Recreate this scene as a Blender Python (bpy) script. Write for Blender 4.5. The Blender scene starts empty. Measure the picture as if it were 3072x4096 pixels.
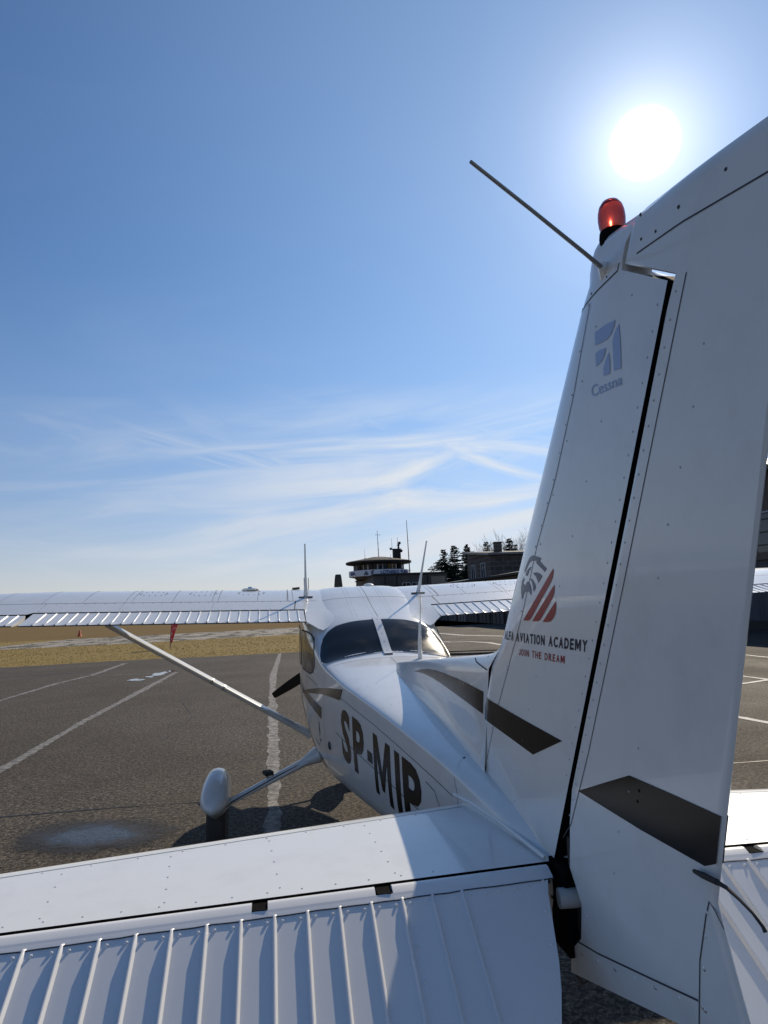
import bpy, bmesh, math, random
from mathutils import Vector, Matrix
random.seed(7)
scene = bpy.context.scene
C = scene.collection

# ---------------- camera ----------------
cam = bpy.data.cameras.new('camera'); camo = bpy.data.objects.new('camera', cam); C.objects.link(camo); scene.camera = camo
cam.sensor_fit = 'VERTICAL'; cam.sensor_height = 36.; cam.sensor_width = 27.; cam.lens = 23.482
cam.clip_start = .05; cam.clip_end = 6000.
_r = Vector((0.98656342, -0.15845144, -0.03982169)); _u = Vector((0.01687478, -0.14360954, 0.98949055)); _f = Vector((0.16250497, 0.97686716, 0.13900609))
M = Matrix((( _r.x, _u.x, -_f.x, -0.76932), (_r.y, _u.y, -_f.y, -8.56903), (_r.z, _u.z, -_f.z, 1.86726), (0, 0, 0, 1)))
camo.matrix_world = M

# ---------------- light ----------------
SUN = Vector((0.46108, 0.69264, 0.55466)).normalized()
SUN_EL = math.asin(SUN.z); SUN_ROT = math.atan2(SUN.x, SUN.y)
sl = bpy.data.lights.new('sun', 'SUN'); slo = bpy.data.objects.new('sun', sl); C.objects.link(slo)
sl.energy = 4.2; sl.angle = math.radians(.53); sl.color = (1., .87, .68)
slo.rotation_euler = SUN.to_track_quat('Z', 'Y').to_euler(); slo.location = (10, 15, 30)
SKY_STRENGTH = .085

def build_world():
    w = bpy.data.worlds.new('World'); scene.world = w; w.use_nodes = True
    nt = w.node_tree; N = nt.nodes; L = nt.links; N.clear()
    out = N.new('ShaderNodeOutputWorld'); bg = N.new('ShaderNodeBackground')
    sky = N.new('ShaderNodeTexSky'); sky.sky_type = 'NISHITA'; sky.sun_disc = False
    sky.sun_elevation = SUN_EL; sky.sun_rotation = SUN_ROT; sky.air_density = 1.; sky.dust_density = .12; sky.ozone_density = 2.2
    tc = N.new('ShaderNodeTexCoord'); sep = N.new('ShaderNodeSeparateXYZ'); L.new(tc.outputs['Generated'], sep.inputs[0])
    def math_(op, a, b=None, c=None, clamp=False):
        n = N.new('ShaderNodeMath'); n.operation = op; n.use_clamp = clamp
        for i, v in enumerate((a, b, c)):
            if v is None: continue
            if isinstance(v, (int, float)): n.inputs[i].default_value = v
            else: L.new(v, n.inputs[i])
        return n.outputs[0]
    X, Y, Z = sep.outputs
    den = math_('ADD', math_('MAXIMUM', Z, 0.), .10)
    px = math_('DIVIDE', X, den); py = math_('DIVIDE', Y, den)
    def cloud(rot, sx, sy, scale, seed, lo, hi, dist=1.):
        comb = N.new('ShaderNodeCombineXYZ'); L.new(px, comb.inputs[0]); L.new(py, comb.inputs[1]); comb.inputs[2].default_value = seed
        mp = N.new('ShaderNodeMapping'); mp.inputs['Rotation'].default_value = (0, 0, math.radians(rot)); mp.inputs['Scale'].default_value = (sx, sy, 1)
        L.new(comb.outputs[0], mp.inputs[0])
        nz = N.new('ShaderNodeTexNoise'); nz.inputs['Scale'].default_value = scale; nz.inputs['Detail'].default_value = 9; nz.inputs['Roughness'].default_value = .58; nz.inputs['Distortion'].default_value = dist
        L.new(mp.outputs[0], nz.inputs['Vector'])
        mr = N.new('ShaderNodeMapRange'); mr.interpolation_type = 'SMOOTHSTEP'; mr.inputs[1].default_value = lo; mr.inputs[2].default_value = hi
        L.new(nz.outputs[0], mr.inputs[0]); return mr.outputs[0]
    def sstep(v, a, b):
        mr = N.new('ShaderNodeMapRange'); mr.interpolation_type = 'SMOOTHSTEP'; mr.inputs[1].default_value = a; mr.inputs[2].default_value = b; L.new(v, mr.inputs[0]); return mr.outputs[0]
    az = math_('ARCTAN2', X, Y); el = math_('ARCSINE', Z)
    def streak(phi, su, sv, seed, lo, hi, dist):
        c_, s_ = math.cos(math.radians(phi)), math.sin(math.radians(phi))
        u = math_('ADD', math_('MULTIPLY', az, c_*su), math_('MULTIPLY', el, s_*su)); v = math_('ADD', math_('MULTIPLY', az, -s_*sv), math_('MULTIPLY', el, c_*sv))
        comb = N.new('ShaderNodeCombineXYZ'); L.new(u, comb.inputs[0]); L.new(v, comb.inputs[1]); comb.inputs[2].default_value = seed
        nz = N.new('ShaderNodeTexNoise'); nz.inputs['Scale'].default_value = 1.; nz.inputs['Detail'].default_value = 9; nz.inputs['Roughness'].default_value = .54; nz.inputs['Distortion'].default_value = dist
        L.new(comb.outputs[0], nz.inputs['Vector']); return sstep(nz.outputs[0], lo, hi)
    c1 = streak(6, 2.4, 17., 1.7, .40, .76, .9)
    c2 = streak(-15, 3.0, 15., 6.3, .44, .76, 1.1)
    c3 = streak(10, 2.2, 9., 12.1, .40, .85, .5)
    side = math_('ADD', math_('MULTIPLY', math_('MULTIPLY', sstep(az, -.42, .10), sstep(az, 1.3, .6)), .8), .2)
    band = math_('MULTIPLY', math_('MULTIPLY', sstep(Z, .34, .20), sstep(Z, .0, .10)), side)
    veil = math_('MULTIPLY', sstep(Z, .75, .25), .07)
    f = math_('MULTIPLY', math_('MAXIMUM', c1, math_('MULTIPLY', c2, .9)), band)
    f = math_('ADD', math_('MULTIPLY', math_('MULTIPLY', f, math_('MULTIPLY_ADD', sstep(az, -.05, .30), .45, 1.)), .80), math_('ADD', math_('MULTIPLY', c3, veil), math_('ADD', math_('MULTIPLY', sstep(Z, .16, .0), .34), math_('MULTIPLY', sstep(Z, .50, .08), .13))), clamp=True)
    tint = N.new('ShaderNodeMix'); tint.data_type = 'RGBA'; tint.blend_type = 'MULTIPLY'; tint.inputs[0].default_value = 1.
    hs_ = N.new('ShaderNodeHueSaturation'); hs_.inputs['Saturation'].default_value = 1.15; L.new(sky.outputs[0], hs_.inputs['Color'])
    L.new(hs_.outputs[0], tint.inputs[6]); hz = N.new('ShaderNodeMix'); hz.data_type = 'RGBA'; L.new(sstep(Z, .0, .32), hz.inputs[0]); hz.inputs[6].default_value = (.78, .74, .92, 1); hz.inputs[7].default_value = (.92, .98, 1.10, 1)
    L.new(hz.outputs[2], tint.inputs[7])
    mix = N.new('ShaderNodeMix'); mix.data_type = 'RGBA'; L.new(f, mix.inputs[0]); L.new(tint.outputs[2], mix.inputs[6]); mix.inputs[7].default_value = (7.6, 7.9, 8.5, 1)
    # glow added to the sky colour for the sun's blown-out disc and bloom, in sky direction
    dot = N.new('ShaderNodeVectorMath'); dot.operation = 'DOT_PRODUCT'; nrm = N.new('ShaderNodeVectorMath'); nrm.operation = 'NORMALIZE'
    L.new(tc.outputs['Generated'], nrm.inputs[0]); L.new(nrm.outputs[0], dot.inputs[0]); dot.inputs[1].default_value = SUN
    d = math_('MAXIMUM', dot.outputs['Value'], 0.)
    core = math_('MULTIPLY', sstep(d, math.cos(math.radians(2.6)), math.cos(math.radians(1.0))), 14.)
    g1 = math_('ADD', math_('MULTIPLY', math_('POWER', d, 600.), 4.), math_('MULTIPLY', math_('POWER', d, 220.), 2.2))
    g2 = math_('MULTIPLY', math_('POWER', d, 120.), 1.6)
    g = math_('ADD', core, math_('ADD', g1, g2)); wide = math_('MULTIPLY', math_('POWER', d, 5.), 2.5)
    gc = N.new('ShaderNodeMix'); gc.data_type = 'RGBA'; gc.blend_type = 'ADD'; gc.inputs[0].default_value = 1.
    gm = N.new('ShaderNodeCombineXYZ'); L.new(math_('MULTIPLY_ADD', wide, .62, g), gm.inputs[0]); L.new(math_('MULTIPLY_ADD', wide, .90, math_('MULTIPLY', g, .98)), gm.inputs[1]); L.new(math_('MULTIPLY_ADD', wide, 1.12, math_('MULTIPLY', g, .95)), gm.inputs[2])
    L.new(mix.outputs[2], gc.inputs[6]); L.new(gm.outputs[0], gc.inputs[7])
    L.new(gc.outputs[2], bg.inputs['Color']); bg.inputs['Strength'].default_value = SKY_STRENGTH
    L.new(bg.outputs[0], out.inputs[0])
build_world()
vs = scene.view_settings
scene.display_settings.display_device = 'sRGB'
vs.view_transform = 'Standard'; vs.look = 'None'; vs.gamma = 1.; vs.use_curve_mapping = False; vs.exposure = .02

# ---------------- materials ----------------
def mat(name, col, rough=.5, metal=0., coat=0., spec=.5, noise=None, bump=None, emit=None):
    m = bpy.data.materials.new(name); m.use_nodes = True; nt = m.node_tree; b = nt.nodes['Principled BSDF']
    b.inputs['Base Color'].default_value = (*col, 1); b.inputs['Roughness'].default_value = rough; b.inputs['Metallic'].default_value = metal
    b.inputs['Coat Weight'].default_value = coat; b.inputs['Coat Roughness'].default_value = .05; b.inputs['Specular IOR Level'].default_value = spec
    tc = nt.nodes.new('ShaderNodeTexCoord')
    if noise:
        sc, col2, lo, hi = noise[:4]
        nz = nt.nodes.new('ShaderNodeTexNoise'); nz.inputs['Scale'].default_value = sc; nz.inputs['Detail'].default_value = 8; nz.inputs['Roughness'].default_value = .65
        if len(noise) > 4:
            mp = nt.nodes.new('ShaderNodeMapping'); mp.inputs['Scale'].default_value = noise[4]; nt.links.new(tc.outputs['Object'], mp.inputs[0]); nt.links.new(mp.outputs[0], nz.inputs['Vector'])
        else: nt.links.new(tc.outputs['Object'], nz.inputs['Vector'])
        mr = nt.nodes.new('ShaderNodeMapRange'); mr.inputs[1].default_value = lo; mr.inputs[2].default_value = hi; nt.links.new(nz.outputs[0], mr.inputs[0])
        mx = nt.nodes.new('ShaderNodeMix'); mx.data_type = 'RGBA'; mx.inputs[6].default_value = (*col, 1); mx.inputs[7].default_value = (*col2, 1)
        nt.links.new(mr.outputs[0], mx.inputs[0]); nt.links.new(mx.outputs[2], b.inputs['Base Color'])
    if bump:
        sc, strength, dist = bump[:3]
        nz2 = nt.nodes.new('ShaderNodeTexNoise'); nz2.inputs['Scale'].default_value = sc; nz2.inputs['Detail'].default_value = 5
        if len(bump) > 3:
            mp = nt.nodes.new('ShaderNodeMapping'); mp.inputs['Scale'].default_value = bump[3]; nt.links.new(tc.outputs['Object'], mp.inputs[0]); nt.links.new(mp.outputs[0], nz2.inputs['Vector'])
        else: nt.links.new(tc.outputs['Object'], nz2.inputs['Vector'])
        bp = nt.nodes.new('ShaderNodeBump'); bp.inputs['Strength'].default_value = strength; bp.inputs['Distance'].default_value = dist
        nt.links.new(nz2.outputs[0], bp.inputs['Height']); nt.links.new(bp.outputs[0], b.inputs['Normal'])
    if emit:
        b.inputs['Emission Color'].default_value = (*emit[0], 1); b.inputs['Emission Strength'].default_value = emit[1]
    return m
PAINT = mat('white_aircraft_paint', (.765,.765,.738), .28, coat=.55, noise=(6., (.66,.65,.62), .50, .85), bump=(2.6, .30, .004))
RIV = mat('painted_rivets', (.45,.46,.48), .45)
BLACK = mat('black_gloss_stripe', (.009,.0075,.006), .18, spec=.16, bump=(2.2, .08, .004))
WIRE = mat('grey_wire', (.28,.26,.23), .45, metal=.6)
NAVY = mat('navy_lettering', (.006,.009,.032), .3, spec=.2)
RED = mat('red_lettering', (.33,.018,.018), .3, spec=.25)
GREY = mat('grey_emblem', (.105,.12,.165), .3, spec=.25)
PBLUE = mat('pale_blue_mark', (.36,.45,.64), .3, coat=.2)
SEAM = mat('panel_seam', (.05,.055,.065), .7)
DARK = mat('dark_cavity', (.006,.006,.0065), .9, spec=.04)  # near-black puts gap shade into colour; also the beacon's dark base
GLASS = mat('tinted_window', (.010,.011,.015), .11, spec=.16, noise=(40., (.05,.05,.05), .62, .85), bump=(60., .05, .002))
_t = GLASS.node_tree; _n = _t.nodes.new('ShaderNodeTexNoise'); _n.inputs['Scale'].default_value = 5.; _n.inputs['Detail'].default_value = 6; _tc = _t.nodes.new('ShaderNodeTexCoord'); _t.links.new(_tc.outputs['Object'], _n.inputs['Vector'])
_m = _t.nodes.new('ShaderNodeMapRange'); _m.inputs[1].default_value = .35; _m.inputs[2].default_value = .7; _m.inputs[3].default_value = .05; _m.inputs[4].default_value = .34; _t.links.new(_n.outputs[0], _m.inputs[0]); _t.links.new(_m.outputs[0], _t.nodes['Principled BSDF'].inputs['Roughness'])
RUBBER = mat('black_rubber', (.038,.034,.031), .8)
METAL = mat('bare_metal', (.62,.62,.60), .3, metal=1.)
PRIMER = mat('white_tube', (.42,.42,.41), .6)
PROP = mat('black_propeller', (.012,.012,.012), .5)
GRIME = mat('greasy_dark_metal', (.035,.032,.028), .5, noise=(25, (.07,.06,.05), .5, .7))

# ---------------- mesh builder ----------------
class MB:
    def __init__(s): s.v = []; s.f = []; s.m = []; s.mats = []
    def mi(s, m):
        if m not in s.mats: s.mats.append(m)
        return s.mats.index(m)
    def vert(s, p): s.v.append(tuple(p)); return len(s.v)-1
    def face(s, idx, m): s.f.append(tuple(idx)); s.m.append(s.mi(m))
    def poly(s, pts, m): s.face([s.vert(p) for p in pts], m)
    def grid(s, rows, m, closed=False, flip=False):
        n = len(rows[0]); ids = [[s.vert(p) for p in r] for r in rows]
        for i in range(len(rows)-1):
            for j in range(n if closed else n-1):
                a, b, c, d = ids[i][j], ids[i][(j+1) % n], ids[i+1][(j+1) % n], ids[i+1][j]
                s.face((a, d, c, b) if flip else (a, b, c, d), m)
        return ids
    def box(s, c, d, m, rz=0.):
        cx, cy, cz = c; x, y, z = d[0]/2, d[1]/2, d[2]/2; co, si = math.cos(rz), math.sin(rz)
        P = [s.vert((cx+i*x*co-j*y*si, cy+i*x*si+j*y*co, cz+k*z)) for k in (-1, 1) for j in (-1, 1) for i in (-1, 1)]
        for q in ((0,2,3,1),(4,5,7,6),(0,1,5,4),(2,6,7,3),(0,4,6,2),(1,3,7,5)): s.face([P[i] for i in q], m)
    def tube(s, pts, rad, m, n=8, cap=True, flat=None):
        pts = [Vector(p) for p in pts]; rows = []; up = None
        for i, p in enumerate(pts):
            t = (pts[min(i+1, len(pts)-1)]-pts[max(i-1, 0)]).normalized()
            if up is None: up = Vector((0, 0, 1)) if abs(t.z) < .95 else Vector((0, 1, 0))
            a = up.cross(t); a.normalize(); b = t.cross(a); up = b
            r = rad[i] if isinstance(rad, (list, tuple)) else rad
            rows.append([p+(a*math.cos(2*math.pi*k/n)+b*math.sin(2*math.pi*k/n)*(flat or 1.))*r for k in range(n)])
        ids = s.grid(rows, m, closed=True)
        if cap: s.face(ids[0][::-1], m); s.face(ids[-1], m)
        return ids
    def lathe(s, prof, c, m, n=16, axis=None):
        c = Vector(c); ax = (axis or Vector((0, 0, 1))).normalized(); a = ax.orthogonal().normalized(); b = ax.cross(a)
        rows = [[c+ax*z+(a*math.cos(2*math.pi*k/n)+b*math.sin(2*math.pi*k/n))*r for k in range(n)] for r, z in prof]
        ids = s.grid(rows, m, closed=True); s.face(ids[0][::-1], m); s.face(ids[-1], m)
    def rivet(s, P, Nn, m, r=.003, h=.0013):
        P = Vector(P); Nn = Vector(Nn); a = Nn.orthogonal().normalized(); b = Nn.cross(a)
        R0 = [s.vert(P-Nn*.0003+(a*math.cos(k*math.pi/3)+b*math.sin(k*math.pi/3))*r) for k in range(6)]
        R1 = [s.vert(P+Nn*h*.75+(a*math.cos(k*math.pi/3)+b*math.sin(k*math.pi/3))*r*.62) for k in range(6)]
        t = s.vert(P+Nn*h)
        for k in range(6):
            s.face((R0[k], R0[(k+1) % 6], R1[(k+1) % 6], R1[k]), m); s.face((R1[k], R1[(k+1) % 6], t), m)
    def strip(s, mapf, pts, w, m, off=.0008, step=.03):
        # a thin strip that follows a surface: pts in the surface's own coordinates
        Q = [pts[0]]
        for a, b in zip(pts, pts[1:]):
            n = max(1, int(math.hypot(b[0]-a[0], b[1]-a[1])/step))
            Q += [(a[0]+(b[0]-a[0])*k/n, a[1]+(b[1]-a[1])*k/n) for k in range(1, n+1)]
        PN = [mapf(*q) for q in Q]; rows = []
        for i, (P, Nn) in enumerate(PN):
            t = (PN[min(i+1, len(PN)-1)][0]-PN[max(i-1, 0)][0]).normalized(); c = Nn.cross(t).normalized()
            rows.append([P+Nn*off-c*w/2, P+Nn*off+c*w/2])
        s.grid(rows, m, flip=True)
    def rivets(s, mapf, a, b, pitch, m, r=.003, h=.0013):
        Pa, Pb = mapf(*a)[0], mapf(*b)[0]; n = max(1, int((Pa-Pb).length/pitch))
        for k in range(n+1):
            u = k/n; P, Nn = mapf(a[0]+(b[0]-a[0])*u, a[1]+(b[1]-a[1])*u); s.rivet(P, Nn, m, r, h)
    def build(s, name, parent=None, smooth=35., recalc=True):
        me = bpy.data.meshes.new(name); me.from_pydata(s.v, [], s.f)
        for m in s.mats: me.materials.append(m)
        me.polygons.foreach_set('material_index', s.m)
        if recalc:
            bm = bmesh.new(); bm.from_mesh(me); bmesh.ops.recalc_face_normals(bm, faces=bm.faces); bm.to_mesh(me); bm.free()
        if smooth:
            me.polygons.foreach_set('use_smooth', [True]*len(me.polygons)); me.set_sharp_from_angle(angle=math.radians(smooth))
        o = bpy.data.objects.new(name, me); C.objects.link(o)
        if parent is not None:
            o.parent = parent
            if parent.parent is None: o.location = -Vector(parent.location)
        return o
def tag(o, label=None, cat=None, group=None, kind=None):
    for k, v in (('label', label), ('category', cat), ('group', group), ('kind', kind)):
        if v: o[k] = v
    return o
def thing(name, loc, label, cat, group=None):
    o = bpy.data.objects.new(name, None); C.objects.link(o); o.location = loc; o.empty_display_size = .2
    return tag(o, label, cat, group)
def mapper(fn, ref):
    # surface coordinates -> (point, unit normal on the ref side)
    def f(a, b):
        e = .002; P = Vector(fn(a, b)); n = (Vector(fn(a+e, b))-Vector(fn(a-e, b))).cross(Vector(fn(a, b+e))-Vector(fn(a, b-e)))
        if n.length < 1e-12: n = Vector(ref)
        n.normalize()
        if n.dot(Vector(ref)) < 0: n = -n
        return P, n
    return f
def decal(mb, polys, mapf, m, off=.0012, step=.03, tris=None):
    bm = bmesh.new()
    if tris: 
        vs_ = [bm.verts.new((*p, 0)) for p in tris[0]]
        for t in tris[1]:
            try: bm.faces.new([vs_[i] for i in t])
            except ValueError: pass
    for p in polys: bm.faces.new([bm.verts.new((*q, 0)) for q in p])
    bmesh.ops.triangulate(bm, faces=bm.faces[:])
    xs = [v.co.x for v in bm.verts]; ys = [v.co.y for v in bm.verts]
    for ax, lo, hi in ((0, min(xs), max(xs)), (1, min(ys), max(ys))):
        k = math.floor(lo/step)+1
        while k*step < hi:
            no = Vector((1, 0, 0)) if ax == 0 else Vector((0, 1, 0))
            bmesh.ops.bisect_plane(bm, geom=bm.verts[:]+bm.edges[:]+bm.faces[:], plane_co=no*(k*step), plane_no=no); k += 1
    bm.verts.index_update(); ids = []
    PN = [mapf(v.co.x, v.co.y) for v in bm.verts]
    ids = [mb.vert(P+Nn*off) for P, Nn in PN]
    for f in bm.faces:
        q = [v.index for v in f.verts]; a, b, c = (Vector(mb.v[ids[i]]) for i in q[:3])
        if (b-a).cross(c-a).dot(PN[q[0]][1]) < 0: q = q[::-1]
        mb.face([ids[i] for i in q], m)
    bm.free()
def text_tris(body, quad, bold=0., spacing=1.):
    # flat lettering stretched over a four-cornered area (bottom left, bottom right, top right, top left)
    cu = bpy.data.curves.new('lettering', 'FONT'); cu.body = body; cu.offset = bold; cu.space_character = spacing; cu.resolution_u = 3
    o = bpy.data.objects.new('lettering', cu); C.objects.link(o); dg = bpy.context.evaluated_depsgraph_get(); dg.update()
    me = o.evaluated_get(dg).to_mesh(); co = [v.co.copy() for v in me.vertices]; F = [tuple(p.vertices) for p in me.polygons]
    o.evaluated_get(dg).to_mesh_clear(); bpy.data.objects.remove(o); bpy.data.curves.remove(cu)
    x0, x1 = min(c.x for c in co), max(c.x for c in co); y0, y1 = min(c.y for c in co), max(c.y for c in co)
    bl, br, tr, tl = quad; pts = []
    for c in co:
        u, v = (c.x-x0)/(x1-x0), (c.y-y0)/(y1-y0)
        pts.append(tuple((bl[k]*(1-u)+br[k]*u)*(1-v)+(tl[k]*(1-u)+tr[k]*u)*v for k in (0, 1)))
    return pts, F

# ---------- shape functions of the aircraft (x = starboard, s = metres aft of the spinner tip, z = up) ----------
def interp(t, T, V):
    # smooth monotone interpolation (pchip) of table V over T
    if t <= T[0]: return V[0]
    if t >= T[-1]: return V[-1]
    i = 0
    while t > T[i+1]: i += 1
    def slope(k):
        if k == 0 or k == len(T)-1:
            j = min(k, len(T)-2); return (V[j+1]-V[j])/(T[j+1]-T[j])
        a = (V[k]-V[k-1])/(T[k]-T[k-1]); b = (V[k+1]-V[k])/(T[k+1]-T[k])
        return 0. if a*b <= 0 else 2*a*b/(a+b)
    h = T[i+1]-T[i]; u = (t-T[i])/h; m0 = slope(i)*h; m1 = slope(i+1)*h
    return ((2*u**3-3*u*u+1)*V[i]+(u**3-2*u*u+u)*m0+(-2*u**3+3*u*u)*V[i+1]+(u**3-u*u)*m1)

FUS = [  # s, half width, top z, crease z, bottom z, top exponent, bottom exponent
 (.45,.34,1.52,1.32,1.04,2.4,2.4),(.55,.42,1.56,1.33,.96,2.5,2.5),(.9,.475,1.60,1.33,.82,2.6,2.6),(1.3,.52,1.64,1.33,.70,2.8,3.),
 (1.55,.535,1.70,1.36,.65,3.,3.5),(2.0,.55,1.985,1.56,.62,3.5,4.),(2.2,.555,2.062,1.68,.605,4.,4.),(2.45,.556,2.022,1.68,.60,4.,4.),
 (2.7,.55,1.957,1.65,.605,4.,4.),(2.95,.54,1.877,1.62,.595,3.6,4.5),(3.2,.525,1.812,1.585,.60,3.,4.5),(3.4,.507,1.757,1.55,.61,2.6,5.),
 (3.65,.483,1.645,1.50,.63,2.3,5.),(3.9,.455,1.532,1.455,.655,2.1,5.),(4.2,.42,1.497,1.425,.685,2.,5.),(4.47,.387,1.468,1.40,.71,2.,5.),
 (5.15,.288,1.402,1.35,.77,2.,5.),(5.53,.233,1.364,1.315,.805,2.,5.),(6.1,.148,1.295,1.25,.865,2.,4.),(6.6,.075,1.215,1.16,.935,2.,3.),(6.83,.042,1.168,1.11,.985,2.,3.)]
FT = [r[0] for r in FUS]
def fus_par(s): return [interp(s, FT, [r[k] for r in FUS]) for k in range(1, 7)]
def fus_half(s, z, par=None):
    w, zt, zc, zb, p, pb = par or fus_par(s)
    if z >= zt or z <= zb: return -1.
    if z >= zc: return w*max(0., 1-((z-zc)/(zt-zc))**p)**(1/p)
    return w*max(0., 1-((zc-z)/(zc-zb))**pb)**(1/pb)
def fus_top(s, x):
    w, zt, zc, zb, p, pb = fus_par(s)
    return zc+(zt-zc)*max(0., 1-min(1., abs(x)/w)**p)**(1/p)

def fin_le(z):
    if z < 1.50: return 6.095+(z-1.12)*.21
    if z < 1.70: return 6.175+(z-1.50)*.70
    if z < 2.56: return 6.315+(z-1.70)*.908
    return 7.096+(z-2.56)*1.25
def fin_h(z): return 6.88+(z-1.39)*.578
def fin_T(z): return .047-.012*(z-1.2)/1.4
def fin_t(s, z):
    a = fin_le(z); u = (s-a)/max(.12, (fin_h(z)-a))
    if u <= 0: return 0.
    k = max(0., min(1., (1.72-z)/.07)); n = .36*(1-k)+k*.055/max(.12, fin_h(z)-a)
    g = math.sqrt(1-(1-u/n)**2) if u < n else 1-.12*max(0., u-.36)
    return fin_T(z)*g
RUD = [((6.80,.92),(7.48,1.11)),((6.815,.98),(7.465,1.13)),((6.872,1.03),(7.444,1.185)),((6.888,1.116),(7.425,1.24)),((6.838,1.185),(7.412,1.28)),
       ((6.858,1.30),(7.400,1.318))]+[((6.889+(z-1.39)*.578,z),(7.399+.327*(z-1.318),z)) for z in (1.39,1.55,1.7,1.85,2.0,2.15,2.3,2.4)]+\
      [((7.508,2.452),(7.775,2.45)),((7.345,2.56),(7.805,2.54)),((7.405,2.652),(7.822,2.579))]
def rud_te(z): return 7.399+.327*(z-1.318) if z > 1.318 else 7.399+(1.318-z)*.39
def rud_t(s, z):
    te = rud_te(z); h = fin_h(max(1.25, z)); 
    return min(.040, .006+.035*max(0., (te-s))/(te-h))*(1-.18*(max(1.2, z)-1.2)/1.4)

DOR_R = [(4.20,1.498),(4.39,1.518),(4.8,1.553),(5.3,1.60),(5.8,1.645),(6.10,1.671),(6.18,1.679),(6.26,1.693),(6.33,1.717),(6.39,1.757),(6.44,1.83),(6.47,1.872)]
def dor_ridge(s): return interp(s, [r[0] for r in DOR_R], [r[1] for r in DOR_R])
def dor_half(s, z):
    zr = dor_ridge(s); d = zr-z
    if d <= 0: return 0.
    zb = fus_top(s, .05) if s < 6.6 else 1.2
    T = interp(s, [4.2,4.6,5.5,6.1,6.5], [.016,.025,.037,.0415,.022])
    g = math.sqrt(max(0., 1-(1-min(1., d/.11))**2))
    fl = max(0., 1-max(0., z-zb)/.10)**2*interp(s, [4.2,4.6,6.1], [.010,.036,.018])*min(1., d/.05)
    return T*g+fl

WU = [(1.66,1.905),(1.672,1.935),(1.71,1.965),(1.80,2.003),(1.95,2.034),(2.2,2.050),(2.45,2.012),(2.7,1.946),(2.95,1.867),(3.1,1.823),(3.28,1.773)]
WL = [(1.66,1.905),(1.672,1.885),(1.71,1.862),(1.80,1.842),(1.95,1.828),(2.2,1.818),(2.45,1.811),(2.7,1.804),(2.95,1.790),(3.1,1.782),(3.28,1.765)]
def wing_plan(x):
    x = abs(x)
    if x < 2.62: return 1.66, 3.28
    k = (x-2.62)/2.88
    return 1.66+.13*k, 3.28-.36*k
def wing_z(x, s, low=False):
    a, b = wing_plan(x); u = 1.66+(s-a)/(b-a)*1.62
    T = WL if low else WU
    z = interp(u, [r[0] for r in T], [r[1] for r in T])
    return 1.80+(z-1.80)*(b-a)/1.62+.027*(abs(x)-.6)

def stab_le(x): return 6.13+.194*(abs(x)-.145)
def stab_h(x): return 6.742+.053*(abs(x)-.04)
def stab_z(x, s):
    a = stab_le(x); u = max(0., min(1., (s-a)/(stab_h(x)-a)))
    g = (1-(1-u/.15)**2)**.5 if u < .15 else 1+.06*math.sin((u-.15)/.85*math.pi)-.22*(u-.15)
    return 1.140+.034*g
EL0 = 1.151; DROOP = math.radians(29)
def el_pt(x, e, n, side=1):
    # e metres aft of the elevator hinge, n metres above its chord plane
    h = stab_h(x)+.012
    return (x, h+e*math.cos(DROOP)+n*math.sin(DROOP), EL0-e*math.sin(DROOP)+n*math.cos(DROOP))
def V(x, s, z): return Vector((x, -s, z))
plane = thing('light_aircraft', (0, -3., 0), 'white high-wing light aircraft with black stripes parked nose away on the apron', 'aircraft')

# ---------------- fuselage ----------------
def fus_section(s, n=22, nb=26):
    w, zt, zc, zb, p, pb = fus_par(s); L = []
    for i in range(n+1):
        a = math.pi/2*i/n; L.append((w*math.sin(a)**(2/p), zc+(zt-zc)*math.cos(a)**(2/p)))
    for i in range(1, nb+1):
        a = math.pi/2*i/nb; L.append((w*math.cos(a)**(2/pb) if i < nb else 0., zc-(zc-zb)*math.sin(a)**(2/pb)))
    full = [V(-x, s, z) for x, z in L] + [V(x, s, z) for x, z in L[-2:0:-1]]
    return full
mb = MB()
st = [.45,.5,.55,.7]+[.9+.1*i for i in range(int((6.8-.9)/.1)+1)]+[6.83]
ids = mb.grid([fus_section(s) for s in st], PAINT, closed=True)
mb.face(ids[0], PAINT); mb.face(ids[-1][::-1], DARK)
side_map = mapper(lambda s, z: V(-max(0., fus_half(s, z)), s, z), (-1, 0, 0))
top_map = mapper(lambda s, x: V(x, s, fus_top(s, x)), (0, 0, 1))
mb.strip(top_map, [(4.0,.0),(4.38,.0)], .004, SEAM)
# lap seams and rivet rows of the tail cone
def line_off(pts, dz): return [(s, z+dz) for s, z in pts]
crease = [(s, interp(s, FT, [r[3] for r in FUS])) for s in (4.25,4.47,5.15,5.53,5.9,6.1,6.5)]
mb.strip(side_map, line_off(crease[:-1], -.075), .003, SEAM)
mb.rivets(side_map, (4.3,1.40), (4.95,1.30), .035, PAINT, .0025, .001)
for a, b in zip(crease, crease[1:-1]): mb.rivets(side_map, (a[0], a[1]-.09), (b[0], b[1]-.09), .035, PAINT, .0025, .001)
for s0 in (4.15, 4.72, 5.2):
    xw = fus_par(s0)[0]*.9
    for k in range(13):
        x = -xw+2*xw*k/12
        P, n_ = top_map(s0, x); mb.rivet(P, n_, PAINT, .0032, .0016)
for s0 in (4.05, 4.1):
    for k in range(15):
        P, n_ = top_map(s0, -.2+.4*k/14); mb.rivet(P, n_, PAINT, .0028, .0012)
mb.strip(top_map, [(3.99,-.38),(3.985,-.2),(3.985,0),(3.985,.2),(3.99,.38)], .004, SEAM)
for k in range(23):
    P, n_ = top_map(3.965, -.36+.72*k/22); mb.rivet(P, n_, PAINT, .0028, .0012)
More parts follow.
